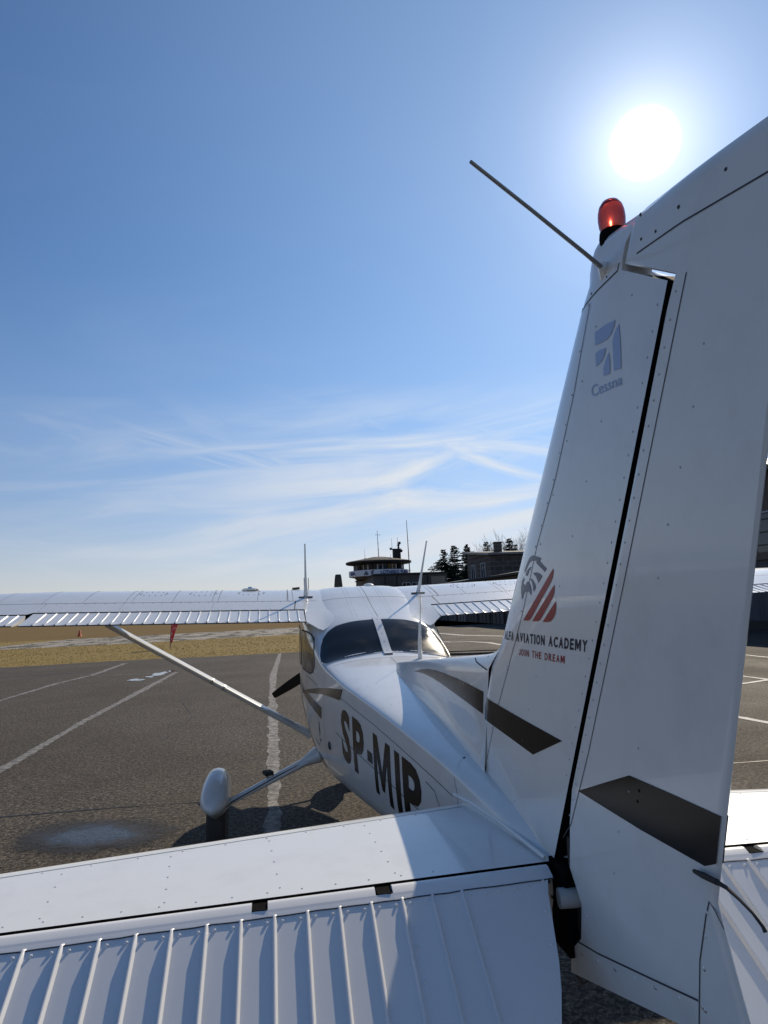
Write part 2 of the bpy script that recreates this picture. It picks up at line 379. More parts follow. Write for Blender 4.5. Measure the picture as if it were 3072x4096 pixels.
# roof seams: spar line, centre strap, rivet bands
for x in (-.16,-.13,.13,.16): mb.rivets(top_map, (2.1,x), (3.3,x*1.05), .03, PAINT, .003, .0016)
mb.rivets(top_map, (2.1,-.015), (3.36,-.015), .03, PAINT, .003, .0016)
for k in range(25):
    P, n_ = top_map(3.2, -.36+.72*k/24); mb.rivet(P, n_, PAINT, .003, .0016)
mb.strip(top_map, [(2.73,-.42),(2.72,0),(2.73,.42)], .005, SEAM)
mb.strip(top_map, [(2.1,.02),(3.37,.025)], .004, SEAM)
# baggage door and cowl seams on the side
for L in ([(3.0,.91),(3.05,1.135),(3.05,1.33),(3.10,1.345),(3.62,1.325),(3.66,1.29),(3.64,.93),(3.58,.90),(3.0,.91)], [(3.93,1.44),(3.9,1.30),(3.86,1.1),(3.86,.8)], [(1.32,1.58),(1.32,.75)],
          [(1.75,1.62),(1.72,1.1),(1.78,.72),(2.48,.70),(2.52,1.62)], [(4.25,1.10),(5.9,1.02)]):
    mb.strip(side_map, L, .004, SEAM)
mb.strip(side_map, [(6.12,1.245),(6.14,1.20),(6.15,1.12)], .003, SEAM)
mb.strip(side_map, [(5.83,1.165),(5.92,1.15),(5.97,1.10),(5.98,1.05)], .004, SEAM)
for P_, N_ in (top_map(6.05,-.085), side_map(6.75,1.08), side_map(6.45,1.135), side_map(6.16,1.16)): mb.rivet(P_, N_, GRIME, .006, .003)
fus = mb.build('fuselage', plane, 40.)

# rear window: two panes and their centre strip (a superellipse patch over the cabin shell)
def shell(s, t):
    # t runs -1..1 across the top from crease to crease
    w, zt, zc, zb, p, pb = fus_par(s); a = abs(t)*math.pi/2
    return V(math.copysign(w*math.sin(a)**(2/p), t), s, zc+(zt-zc)*math.cos(a)**(2/p))
shell_map = mapper(shell, (0, -.6, .8))
def x_to_t(s, x):
    w, zt, zc, zb, p, pb = fus_par(s); return math.copysign(math.asin(min(1., (abs(x)/w)**(p/2)))*2/math.pi, x)
def pane(edge_b, edge_t, m, off, n=24, nv=12):
    rows = []
    for j in range(nv+1):
        r = []
        for i in range(n+1):
            u = i/n; v = j/nv
            def at(E):
                k = u*(len(E)-1); a = min(int(k), len(E)-2); q = k-a; return E[a][0]*(1-q)+E[a+1][0]*q, E[a][1]*(1-q)+E[a+1][1]*q
            (x0, s0), (x1, s1) = at(edge_b), at(edge_t)
            s = s0*(1-v)+s1*v; x = x0*(1-v)+x1*v
            P, Nn = shell_map(s, x_to_t(s, x)); r.append(P+Nn*off)
        rows.append(r)
    return rows
bot = [(-.462,3.78),(-.452,3.84),(-.43,3.888),(-.396,3.90),(-.32,3.90),(-.224,3.887),(-.127,3.872),(-.026,3.86)]
top = [(-.464,3.70),(-.452,3.60),(-.43,3.515),(-.39,3.455),(-.32,3.41),(-.21,3.39),(-.11,3.383),(-.022,3.378)]
mir = lambda E: [(-x, s) for x, s in E][::-1]
for b_, t_ in ((bot, top), (mir(bot), mir(top))):
    m_ = MB(); m_.grid(pane(b_, t_, GLASS, .003), GLASS); wn = m_.build('rear_window', fus)
    f_ = MB()    # the raised skin lip round the pane
    edge = b_+t_[::-1]+[b_[0]]
    Q = []
    for a, b in zip(edge, edge[1:]):
        for k in range(4): Q.append((a[0]+(b[0]-a[0])*k/4, a[1]+(b[1]-a[1])*k/4))
    Q.append(Q[0])
    f_.tube([shell_map(s, x_to_t(s, x))[0]+shell_map(s, x_to_t(s, x))[1]*.001 for x, s in Q], .0055, PAINT, 6, cap=False)
    f_.build('window_frame', wn)
m_ = MB(); rows = []
for j in range(21):
    s = 3.34+(3.905-3.34)*j/20; r = []
    for x in (-.030,-.029,-.012,.012,.029,.030):
        P, Nn = shell_map(s, x_to_t(s, x)); r.append(P+Nn*(.011 if abs(x) < .0295 else .001))
    rows.append(r)
m_.grid(rows, PAINT)
for s in (3.40,3.51,3.62,3.73,3.84):
    P, Nn = shell_map(s, 0.001); m_.rivet(P+Nn*.011, Nn, METAL, .006, .003)
m_.build('window_strap', fus)
# cabin side windows and the windscreen
for sx in (-1, 1):
    smap = mapper(lambda s, z, sx=sx: V(sx*max(0., fus_half(s, z)), s, z), (sx, 0, 0))
    for L in ([(2.66,1.40),(2.72,1.372),(3.3,1.378),(3.45,1.40),(3.53,1.45),(3.545,1.50),(3.50,1.575),(3.40,1.64),(3.27,1.672),(3.1,1.688),(2.70,1.69),(2.66,1.66)],
              [(1.80,1.40),(2.52,1.385),(2.56,1.42),(2.56,1.66),(2.52,1.70),(2.05,1.72),(1.95,1.66)]):
        m_ = MB(); decal(m_, [L], smap, GLASS, .002, .06); w_ = m_.build('side_window', fus)
        m_ = MB(); m_.strip(smap, L+[L[0]], .012, SEAM, .0025); m_.build('window_seal', w_)
m_ = MB(); rows = []
for i in range(13):
    s = 1.60+.42*i/12; rows.append([shell_map(s, t)[0]+shell_map(s, t)[1]*.004 for t in [-.93+1.86*k/24 for k in range(25)]])
m_.grid(rows, GLASS); m_.build('windscreen', fus)
# black stripes on the left side
m_ = MB()
decal(m_, [[(2.46,1.155),(3.29,1.262),(3.75,1.316),(4.1,1.352),(4.5,1.385),(4.41,1.31),(4.16,1.300),(3.8,1.279),(3.315,1.232),(2.49,1.136)],
           [(2.51,1.190),(3.23,1.210),(3.79,1.187),(3.77,1.107),(3.06,1.150),(2.51,1.160)],
           [(1.5,1.20),(2.30,1.03),(2.88,.925),(3.15,.86),(3.24,.80),(3.0,.74),(2.5,.78),(1.5,.98)],
           [(3.30,.80),(3.50,.83),(3.62,.80),(3.7,.765),(3.52,.735),(3.34,.74)]], side_map, BLACK, .0012, .05)
m_.build('side_stripe', fus)
def word(body, quad, mapf, m, bold, name, parent, gap=.28):
    W = {'I':.30,'M':1.15,' ':.45,'J':.58,'L':.72,'F':.74,'E':.76,'-':.45,'T':.86}
    tot = sum(W.get(c, .92)+gap for c in body)-gap; x = 0.; mb = MB(); bl, br, tr, tl = quad
    B = lambda u, v: tuple((bl[k]*(1-u)+br[k]*u)*(1-v)+(tl[k]*(1-u)+tr[k]*u)*v for k in (0, 1))
    for c in body:
        w = W.get(c, .92); u0, u1 = x/tot, (x+w)/tot; x += w+gap
        if c == ' ': mb.build(name, parent); mb = MB(); continue
        q = [B(u0,0), B(u1,0), B(u1,1), B(u0,1)]
        if c == 'M':
            P = [(0,0),(0,1),(.25,1),(.5,.45),(.75,1),(1,1),(1,0),(.80,0),(.80,.66),(.57,.14),(.43,.14),(.20,.66),(.20,0)]
            decal(mb, [[B(u0+(u1-u0)*a, b) for a, b in P]], mapf, m, .0012, .03)
        elif c == 'J': decal(mb, [[B(u0+(u1-u0)*a, b) for a, b in [(.60,1),(1,1),(1,.22),(.80,.04),(.45,0),(.12,.04),(0,.14),(.12,.28),(.32,.22),(.52,.24),(.60,.34)]]], mapf, m, .0012, .03)
        elif c == 'I': decal(mb, [[B(u0,0),B(u1,0),B(u1,1),B(u0,1)]], mapf, m, .0012, .03)
        else: decal(mb, [], mapf, m, .0012, .03, text_tris(c, q, bold))
    mb.build(name, parent)

# registration
GL = [('S',4.425,4.645),('P',4.70,4.925),('-',4.985,5.075),('M',5.10,5.375),('I',5.44,5.51),('P',5.545,5.775)]
for ch, a, b in GL:
    zt_ = lambda s: 1.276-.062*(s-4.456); zb_ = lambda s: .972-.042*(s-4.5)
    q = [(a,zb_(a)),(b,zb_(b)),(b,zt_(b)),(a,zt_(a))]
    if ch == '-': q = [(a,1.078),(b,1.074),(b,1.128),(a,1.132)]
    word(ch, q, side_map, BLACK, .035, 'registration_letter', fus)
# small cross-shaped maker's placard and drain plug
m_ = MB()
decal(m_, [[(3.655,.985),(3.675,.985),(3.675,1.01),(3.70,1.02),(3.675,1.03),(3.67,1.075),(3.655,1.075),(3.65,1.03),(3.63,1.02),(3.652,1.01)],[(3.64,.945),(3.70,.945),(3.70,.955),(3.64,.958)]], side_map, NAVY, .0013, .05)
m_.build('placard', fus)
m_ = MB(); P, Nn = side_map(4.02,.975); m_.lathe([(.028,0),(.028,.004),(.018,.010),(.004,.012)], P, SEAM, 16, Nn); m_.build('static_port', fus)
# stern fairing plate with its rounded front edge, screws
m_ = MB()
cv = [(6.10, fus_top(6.10,-.07))]
m_.strip(top_map, [(6.02,-.03),(6.03,-.07),(6.07,-.11),(6.11,-.13)], .003, PAINT, .003)
m_.build('fairing_edge', fus)
# lip along the joint of tailplane and stern
m_ = MB()
m_.tube([V(-.148,6.12,1.186), V(-.125,6.25,1.192), V(-.095,6.45,1.19), V(-.062,6.74,1.176)], .0065, PAINT, 6)
m_.build('joint_trim', fus)

# ---------------- dorsal fin, fin, rudder ----------------
mb = MB(); rows = []
for s in [4.2,4.25,4.32]+[4.4+.1*i for i in range(17)]+[6.05,6.1,6.15,6.2,6.25,6.3,6.35,6.39,6.42,6.44,6.465]:
    zr = dor_ridge(s); zb = fus_top(min(s, 6.5), .05)-.03
    if s > 6.21: zb = max(zb, 1.60+(s-6.21)*.85)
    zb = min(zb, zr-.004)
    D_ = [0,.0015,.004,.008,.014,.022,.034,.05,.075,.11]; H = zr-zb
    zz = [zr-d for d in D_ if d < H*.9]; m0 = len(zz); last = zz[-1]
    zz += [last+(zb-last)*(k+1)/(20-m0) for k in range(20-m0)]
    rows.append([V(-dor_half(s, z), s, z) for z in zz[::-1]]+[V(dor_half(s, z), s, z) for z in zz[1:]])
mb.grid(rows, PAINT)
dor_map = mapper(lambda s, z: V(-dor_half(s, z), s, z), (-1, 0, 0))
mb.strip(dor_map, [(4.62,1.53),(4.62,1.478)], .004, SEAM)
mb.strip(dor_map, [(6.045,1.655),(6.085,1.645),(6.235,1.628)], .005, SEAM, .001)

for a in (5.22, 5.58, 5.94): mb.rivets(dor_map, (a,1.55), (a,1.45), .035, PAINT, .003, .0016)
for a, b in (((4.5,1.468),(5.2,1.405)), ((5.2,1.405),(6.05,1.305))): mb.rivets(dor_map, a, b, .03, PAINT, .0028, .0014)
for a, b in (((6.20,1.672),(6.40,1.735)),): mb.rivets(dor_map, a, b, .05, METAL, .0045, .002)
dor = mb.build('dorsal_fin', plane, 50.)
m_ = MB(); decal(m_, [[(4.884,1.504),(5.06,1.53),(5.236,1.5475),(5.418,1.557),(5.583,1.5605),(5.81,1.561),(5.998,1.558),(6.10,1.5535),(6.197,1.549),(6.178,1.4685),(6.045,1.479),(5.873,1.491),(5.70,1.5015),(5.53,1.512),(5.367,1.518),(5.177,1.518),(5.007,1.512)]], dor_map, BLACK, .0012, .04)
m_.build('stripe', dor)

mb = MB(); rows = []
zl = [1.10+.05*i for i in range(30)]+[2.575,2.60,2.625,2.65,2.662,2.671,2.678,2.682]
U = [0,.004,.012,.03,.06,.1,.15,.21,.28,.36,.48,.6,.72,.84,.93,1.]
def fin_end(z): return fin_h(z)-.001 if z < 2.45 else fin_h(2.45)-.001-(z-2.45)*1.50 if z < 2.555 else 7.335+(z-2.555)*.68
for z in zl:
    a = fin_le(z) if z < 2.60 else 7.146+(z-2.60)*1.25; b = fin_end(z); k = 1.
    if z > 2.65: k = math.sqrt(max(.0, 1-((z-2.65)/.0325)**2))
    pts = [(a+(b-a)*u) for u in U]
    T = lambda s: fin_t(s, min(z, 2.6))*k if z <= 2.6 else min(fin_t(s-(z-2.6)*.2, 2.6), .03)*k
    zz_ = lambda s: z-max(0., s-7.24)*.20*max(0., min(1., (z-2.60)/.06))
    r = [V(-T(s), s, zz_(s)) for s in pts[::-1]]+[V(T(s), s, zz_(s)) for s in pts[1:]]
    rows.append(r)
ids = mb.grid(rows, PAINT)
for i in range(len(rows)-1): mb.face((ids[i][0], ids[i+1][0], ids[i+1][-1], ids[i][-1]), DARK if zl[i] < 2.5 else PAINT)
mb.face(ids[-1], PAINT)
fin_map = mapper(lambda s, z: V(-fin_t(s, z), s, z), (-1, 0, 0))
fr_map = mapper(lambda s, z: V(fin_t(s, z), s, z), (1, 0, 0))
fseam = [(6.21,1.319),(6.345,1.50),(6.493,1.661),(6.645,1.835),(6.783,2.016),(6.939,2.179),(7.081,2.365),(7.193,2.547)]
mb.strip(fin_map, fseam, .0028, SEAM)
for a, b in zip(fseam, fseam[1:]): mb.rivets(fin_map, (a[0]-.012, a[1]), (b[0]-.012, b[1]), .075, RIV, .0030, .0014)
mb.strip(fin_map, [(7.09,2.556),(7.20,2.557),(7.325,2.557),(7.335,2.57)], .0035, SEAM)
for s in (7.12,7.2,7.28): P, N_ = fin_map(s, 2.567); mb.rivet(P, N_, SEAM, .003, .0015)
mb.rivets(fin_map, (fin_h(1.42)-.022,1.42), (fin_h(2.42)-.022,2.42), .05, RIV, .0032, .0016)
for u in (.30, .62):
    L = []
    for z in (1.25,1.35,1.45,1.55,1.65,1.9,2.02,2.14,2.26,2.38,2.48):
        P, N_ = fin_map(fin_le(z)+(fin_h(z)-fin_le(z))*(u+.16*(z-1.9)), z); mb.rivet(P, N_, RIV, .0034, .0014)
mb.strip(fin_map, [(fin_le(z)+.012, z) for z in (1.30,1.38,1.46,1.53,1.57)], .0045, SEAM, .001)
fin = mb.build('fin', plane, 40.)
m_ = MB(); decal(m_, [[(6.203,1.5365),(6.2978,1.530),(6.60,1.514),(6.8654,1.5021),(6.6551,1.4256),(6.45,1.440),(6.2656,1.4517),(6.174,1.459)]], fin_map, BLACK, .0012, .03)
m_.build('stripe', fin)
EM = [[(6.6635,1.9464),(6.671,1.9594),(6.6943,1.9757),(6.7168,1.9885),(6.7449,1.9935),(6.7758,1.9883),(6.806,1.9817),(6.8114,1.9824),(6.7991,1.9728),(6.842,1.9503),(6.8303,1.9417),(6.7707,1.9716),(6.78,1.9752),(6.7438,1.9789),(6.7165,1.9754),(6.6981,1.9656),(6.6792,1.9545)],
 [(6.7391,1.9624),(6.7158,1.9601),(6.6942,1.9537),(6.683,1.9476),(6.6806,1.9389),(6.6936,1.9372),(6.7046,1.9465),(6.7155,1.9557)],
 [(6.7431,1.9434),(6.7695,1.9436),(6.7931,1.9386),(6.8103,1.9314),(6.7805,1.9129),(6.7755,1.9215),(6.7649,1.9326)],
 [(6.7185,1.9301),(6.7375,1.9243),(6.753,1.9119),(6.7593,1.901),(6.7407,1.8898),(6.7388,1.9017),(6.7335,1.9169)],
 [(6.6574,1.9355),(6.6414,1.925),(6.6323,1.9073),(6.6326,1.8892),(6.643,1.8671),(6.6533,1.8821),(6.6695,1.8906),(6.69,1.8945),(6.7084,1.8896),(6.7206,1.8789),(6.723,1.8979),(6.7145,1.9122),(6.696,1.9217),(6.6853,1.9166),(6.6707,1.9083),(6.6557,1.8998),(6.6479,1.8911),(6.6451,1.9001),(6.6499,1.9179),(6.6639,1.9285)]]
m_ = MB(); decal(m_, EM, fin_map, GREY, .0012, .03); m_.build('eagle_emblem', fin)
RS = [[(6.8863,1.9479),(6.8871,1.9385),(6.8798,1.9249),(6.8654,1.9125),(6.7203,1.8227),(6.7044,1.8128),(6.6861,1.8078),(6.6447,1.8076)],
 [(6.886,1.9051),(6.8863,1.8928),(6.8791,1.8792),(6.8649,1.8675),(6.7879,1.819),(6.7732,1.8106),(6.7536,1.8065),(6.7159,1.807)],
 [(6.8891,1.8622),(6.8876,1.8455),(6.8801,1.8297),(6.866,1.8178),(6.8473,1.8086),(6.8268,1.8059),(6.7909,1.8061)]]
m_ = MB(); decal(m_, RS, fin_map, RED, .0012, .03); m_.build('wing_emblem', fin)
word('ALFA AVIATION ACADEMY', [(6.432,1.744),(7.044,1.739),(7.052,1.767),(6.436,1.772)], fin_map, NAVY, .03, 'lettering', fin)
word('JOIN THE DREAM', [(6.592,1.703),(6.914,1.7022),(6.918,1.7218),(6.596,1.7226)], fin_map, RED, .018, 'lettering', fin, .36)
CL = [[(7.2088,2.4683),(7.2566,2.4655),(7.301,2.4577),(7.2932,2.4461),(7.2783,2.4353),(7.2608,2.4304),(7.2339,2.4336),(7.2061,2.4378)],
 [(7.3135,2.4436),(7.3129,2.4121),(7.3105,2.3795),(7.3059,2.347),(7.2771,2.3517),(7.2784,2.3785),(7.2808,2.4153),(7.2905,2.4301),(7.3031,2.4383)],
 [(7.2031,2.42),(7.2244,2.4196),(7.2519,2.414),(7.2419,2.3995),(7.2266,2.3913),(7.2014,2.3892)],
 [(7.2623,2.4002),(7.264,2.3806),(7.2592,2.3522),(7.231,2.3562),(7.2335,2.3746),(7.2469,2.3888)]]
m_ = MB(); decal(m_, CL, fin_map, PBLUE, .0012, .03); m_.build('maker_emblem', fin)
m_ = MB(); decal(m_, [], fin_map, PBLUE, .0012, .03, text_tris('Cessna', [(7.170,2.326),(7.305,2.3118),(7.308,2.3345),(7.170,2.3545)], .008)); m_.build('lettering', fin)

# rudder
mb = MB(); rows = []
def lerp(a, b, u): return a+(b-a)*u
RU = []
for (f0, t0), (f1, t1) in zip(RUD, RUD[1:]):
    n = 4 if abs(f1[1]-f0[1]) > .09 else 2
    for k in range(n): RU.append(((lerp(f0[0],f1[0],k/n), lerp(f0[1],f1[1],k/n)), (lerp(t0[0],t1[0],k/n), lerp(t0[1],t1[1],k/n))))
RU.append(RUD[-1])
UF = [0,.004,.012,.03,.06,.12,.25,.4,.55,.7,.82,.9,.96,.985,1.]
for (f, t) in RU:
    r = []; Lc = t[0]-f[0]
    def hw(u, s, z):
        d = u*Lc; e = (1-u)*Lc; k = math.sqrt(max(0., 1-(1-min(1., d/.008))**2)); k2 = math.sqrt(max(0., 1-(1-min(1., e/.006))**2))
        top = math.sqrt(max(.05, 1-max(0., (z-(2.62-(s-7.4)*.17))/.034)**2)) if z > 2.5 else 1.
        return rud_t(s, z)*k*k2*top
    P = [(lerp(f[0],t[0],u), lerp(f[1],t[1],u), u) for u in UF]
    r = [V(-hw(u, s, z), s, z) for s, z, u in P]+[V(hw(u, s, z), s, z) for s, z, u in P[-2:0:-1]]
    rows.append(r)
ids = mb.grid(rows, PAINT, closed=True); mb.face(ids[0][::-1], PAINT); mb.face(ids[-1], PAINT)
rud_map = mapper(lambda s, z: V(-rud_t(s, z), s, z), (-1, 0, 0))
hs = lambda z, d: (fin_h(z)+d, z)
mb.strip(rud_map, [hs(1.25,.02) , hs(1.30,.045), hs(1.5,.058), hs(1.9,.06), hs(2.44,.055)], .0025, SEAM)
mb.rivets(rud_map, hs(1.32,.03), hs(2.42,.034), .05, RIV, .0032, .0016)
mb.strip(rud_map, [(7.40,2.555),(7.835,2.489)], .0032, SEAM)
for s, z in ((7.425,2.625),(7.42,2.575),(7.47,2.562),(7.545,2.565),(7.66,2.56)): P, N_ = rud_map(s, z); mb.rivet(P, N_, SEAM, .004, .002)
for u in (.45,):
    for z in (1.25,1.35,1.45,1.55,1.9,2.0,2.1,2.2,2.3): P, N_ = rud_map(lerp(fin_h(z), rud_te(z), u+.03*math.sin(z*9)), z); mb.rivet(P, N_, RIV, .0032, .0016)
for z in (1.05,1.10,1.16,1.22): P, N_ = rud_map(6.92+(z-1.1)*.1, z); mb.rivet(P, N_, PAINT, .0035, .0016)
mb.strip(rud_map, [(6.862,1.018),(6.96,1.036),(7.146,1.0805),(7.33,1.125)], .004, SEAM)
for k in range(7): P, N_ = rud_map(6.88+.078*k, .998+.020*k); mb.rivet(P, N_, PAINT if k % 2 else METAL, .005, .0022)
mb.strip(rud_map, [(7.325,1.07),(7.345,1.2),(7.373,1.288),(7.385,1.316),(7.399,1.307),(7.42,1.285)], .003, SEAM)
for z in (1.12,1.19,1.25,1.295): P, N_ = rud_map(7.355+(z-1.19)*.2, z); mb.rivet(P, N_, METAL if z < 1.2 else PAINT, .0045, .002)
rud = mb.build('rudder', plane, 40.)
m_ = MB(); decal(m_, [[(6.9283,1.3943),(7.05,1.441),(7.1682,1.4857),(7.31,1.4835),(7.4455,1.4797),(7.4365,1.4525),(7.417,1.3915),(7.405,1.386),(7.384,1.3767),(7.1929,1.3804)]], rud_map, BLACK, .0012, .03)
for s, z in ((7.20,1.462),(7.19,1.438)): P, N_ = rud_map(s, z); m_.rivet(P, N_, DARK, .006, .002)
m_.build('stripe', rud)
m_ = MB()
m_.tube([V(-.018,7.365,1.362), V(-.022,7.40,1.367), V(-.022,7.437,1.37)], [.004,.006,.0055], RUBBER, 8)
m_.tube([V(-.022,7.432,1.37), V(-.02,7.46,1.369), V(-.02,7.49,1.363), V(-.02,7.52,1.354), V(-.02,7.541,1.343), V(-.02,7.546,1.337)], [.0045,.0035,.0028,.0025,.0028,.0035], RUBBER, 8)
m_.build('static_wick', rud)
m_ = MB(); m_.tube([V(-.070,6.835,1.112), V(-.03,6.84,1.112), V(.03,6.84,1.112), V(.070,6.835,1.112)], .024, PRIMER, 16)
m_.build('torque_tube', plane)
m_ = MB()
m_.box((0,-6.83,1.10),(.05,.05,.30), GRIME); m_.box((0,-6.79,1.075),(.105,.10,.21), DARK)  # dark blocks put the shade of the rudder-foot gap into colour
m_.tube([V(-.02,6.80,.97), V(-.02,6.79,.92), V(-.01,6.80,.885), V(.005,6.81,.90), V(.0,6.81,.96)], .006, GRIME, 6)
m_.build('gap_shade_and_tie_ring', plane)
for z in (1.46, 1.93, 2.38):
    m_ = MB(); m_.box((0, -(fin_h(z)+.002), z), (.05,.035,.05), GRIME); m_.build('rudder_hinge', plane)

# beacon on the fin cap
m_ = MB(); m_.lathe([(.030,-.02),(.031,.0),(.029,.014),(.024,.016)], V(0,7.262,2.672), DARK, 20); bea = m_.build('beacon', plane)
LENS = mat('red_beacon_lens', (.70,.07,.045), .12, coat=.3); _b = LENS.node_tree.nodes['Principled BSDF']; _b.inputs['Transmission Weight'].default_value = .75; _b.inputs['IOR'].default_value = 1.3
m_ = MB(); m_.lathe([(.025,.0),(.029,.012),(.0305,.03),(.0295,.046),(.026,.060),(.019,.071),(.010,.0765),(.002,.078)], V(0,7.262,2.687), LENS, 24); m_.build('beacon_lens', bea, 60.)
for sx in (-1, 1):
    m_ = MB(); P0 = V(sx*.030,7.268,2.588)
    m_.tube([V(sx*.022,7.262,2.582), P0, V(sx*.046,7.284,2.592)], [.020,.016,.010], PAINT, 12)
    m_.tube([P0, V(sx*.10,7.318,2.596), V(sx*.27,7.442,2.609), V(sx*.424,7.553,2.620)], [.0055,.0045,.0038,.0033], WIRE, 8)
    m_.build('whisker_antenna', plane)

# ---------------- tailplane and elevators ----------------
ELV = mat('white_elevator_paint', (.78,.78,.78), .34, coat=.35, noise=(3.5, (.72,.725,.73), .45, .8), bump=(3., .08, .004))
BX = [-.553+.0775*k for k in range(-1, 6)]
for sx in (-1, 1):
    mb = MB(); rows = []
    US = [0,.003,.009,.02,.04,.065,.1,.15,.22,.31,.4,.55,.7,.85,1.]
    for k in range(34):
        ax = .03+(1.70-.03)*k/33
        def zz(s, low): 
            z = stab_z(ax, s); return 1.140-(z-1.140) if low else z
        S_ = [stab_le(max(ax,.1))+(stab_h(ax)-stab_le(max(ax,.1)))*u for u in US]; kk = 1. if ax < 1.68 else .5
        rows.append([V(sx*ax, s, zz(s, 0)) for s in S_[::-1]]+[V(sx*ax, s, zz(s, 1)) for s in S_[1:]])
    ids = mb.grid(rows, PAINT); mb.face(ids[-1], PAINT)
    for i in range(33): mb.face((ids[i][0], ids[i+1][0], ids[i+1][-1], ids[i][-1]), DARK)
    smap = mapper(lambda x, s: V(x, s, stab_z(x, s)), (0, 0, 1))
    mb.strip(smap, [(sx*.15, stab_le(.15)+.095), (sx*1.69, stab_le(1.69)+.082)], .003, SEAM)
    mb.rivets(smap, (sx*.2, stab_le(.2)+.108), (sx*1.66, stab_le(1.66)+.095), .115, PAINT, .0035, .0022)
    mb.rivets(smap, (sx*.2, stab_h(.2)-.028), (sx*1.66, stab_h(1.66)-.028), .085, PAINT, .0035, .0022)
    for x in (.50, .80, 1.08, 1.36):
        mb.rivets(smap, (sx*x, stab_le(x)+.13), (sx*(x-.03), stab_h(x)-.05), .072, PAINT, .0035, .0022)
    stab = mb.build('tailplane', plane, 40.)
    # elevator, hanging trailing edge down
    mb = MB(); n0 = .024
    def E(ax, e, n): 
        x, s, z = el_pt(ax, e, n); return V(sx*x, s, z)
    def inb(e): return .067+.29*e+.012*max(0., min(1., (e-.0)/.07))**2*max(0., 1-e/.28) if e < .28 else .148+.42*(e-.28)
    TE = .56; top_n = lambda e: n0*(1-max(0., e)/TE)+.004
    # skin with pressed stiffening beads
    beads = [.165+.0775*k for k in range(20)]
    ES = [.029,.043,.050,.085,.13,.19,.25,.31,.37,.43,.49,.55,TE]
    rows = []
    for e in ES:
        a = inb(e); xs = [a]; 
        for b in beads:
            if b-.016 > a+.004: xs += [b-.0065, b-.0040, b-.0015, b+.0010, b+.0030, b+.0048]
        xs.append(1.70); r = []
        for x in xs:
            h = 0.
            for b in beads:
                d = x-b
                if abs(d) < .015 and b-.016 > inb(e)+.004:
                    h = {-40:.0040, -15:.0086, 10:.0090, 30:.0050}.get(int(round(d*10000)), 0.)
            fade = min(1., max(0., (e-.046)/.006)); h *= fade*(1-.15*e/TE)
            r.append((x, e, top_n(e)+h))
        rows.append(r)
    mx = max(len(r) for r in rows)
    # cross rows have the same layout away from the inboard edge: drop beads that any row lacks
    keep = min(len(r) for r in rows)
    rows = [[r[0]]+r[-(keep-1):] for r in rows]
    mb.grid([[E(*p) for p in r] for r in rows], ELV)
    low = [[E(r[0][0], r[0][1], -(r[0][2])+.004), E(1.70, r[0][1], -top_n(r[0][1])+.004)] for r in rows]
    mb.grid(low, ELV)
    for r0, r1 in zip(rows, rows[1:]):
        mb.poly([E(*r0[0]), E(*r1[0]), E(r1[0][0], r1[0][1], -r1[0][2]+.004), E(r0[0][0], r0[0][1], -r0[0][2]+.004)], ELV)
    mb.poly([E(*rows[-1][0]), E(1.70, TE, .006), E(1.70, TE, -.001), E(rows[-1][0][0], TE, -.001)], ELV)
    # inner doubler at the root rib
    elmap = mapper(lambda x, e: E(x, e, top_n(e)+.0005), (0, -.4, .9))
    for b in beads:
        for d in (-.019, .017):
            P, N_ = elmap(b+d, .062); mb.rivet(P, N_, ELV, .0050, .0036)
    for k in range(7): P, N_ = elmap(inb(.08*k+.05)+.014, .08*k+.05); mb.rivet(P, N_, ELV, .0045, .0025)
    for b, e in ((.43,.17),(.43,.25),(.27,.20),(.66,.34),(.97,.28)): P, N_ = elmap(b+.03, e); mb.rivet(P, N_, ELV, .0045, .0028)
    elev = mb.build('elevator', plane, 28.)
    # rounded leading-edge spar, cut away at the hinges
    m_ = MB()
    for a, b in ((.070,.493),(.537,.800),(.838,1.62),(1.66,1.70)):
        rr = []
        for x in (a, b):
            ring = []
            for k in range(13):
                t = math.radians(-75+k*165/12); ring.append(E(x, .018-.029*math.cos(t)+(.02 if k == 12 else 0), .0275*math.sin(t)-.001))
            ring.append(E(x, .048, .0262 if True else 0)); rr.append(ring)
        i_ = m_.grid(rr, ELV); m_.face(i_[0], ELV); m_.face(i_[1][::-1], ELV)
    rng = random.Random(3); zig = [E(.07+1.63*k/40, .0485+rng.uniform(-.0012,.0016), top_n(.05)+.0012) for k in range(41)]
    m_.tube(zig, .0016, SEAM, 5)
    m_.build('nose_spar', elev, 40.)
    for x in (.515, .819, 1.64):
        m_ = MB(); m_.box(tuple(E(x, .016, .004)), (.034,.045,.030), DARK); m_.build('hinge_gap_shade', elev)  # black block stands in for the shade inside the spar cutout

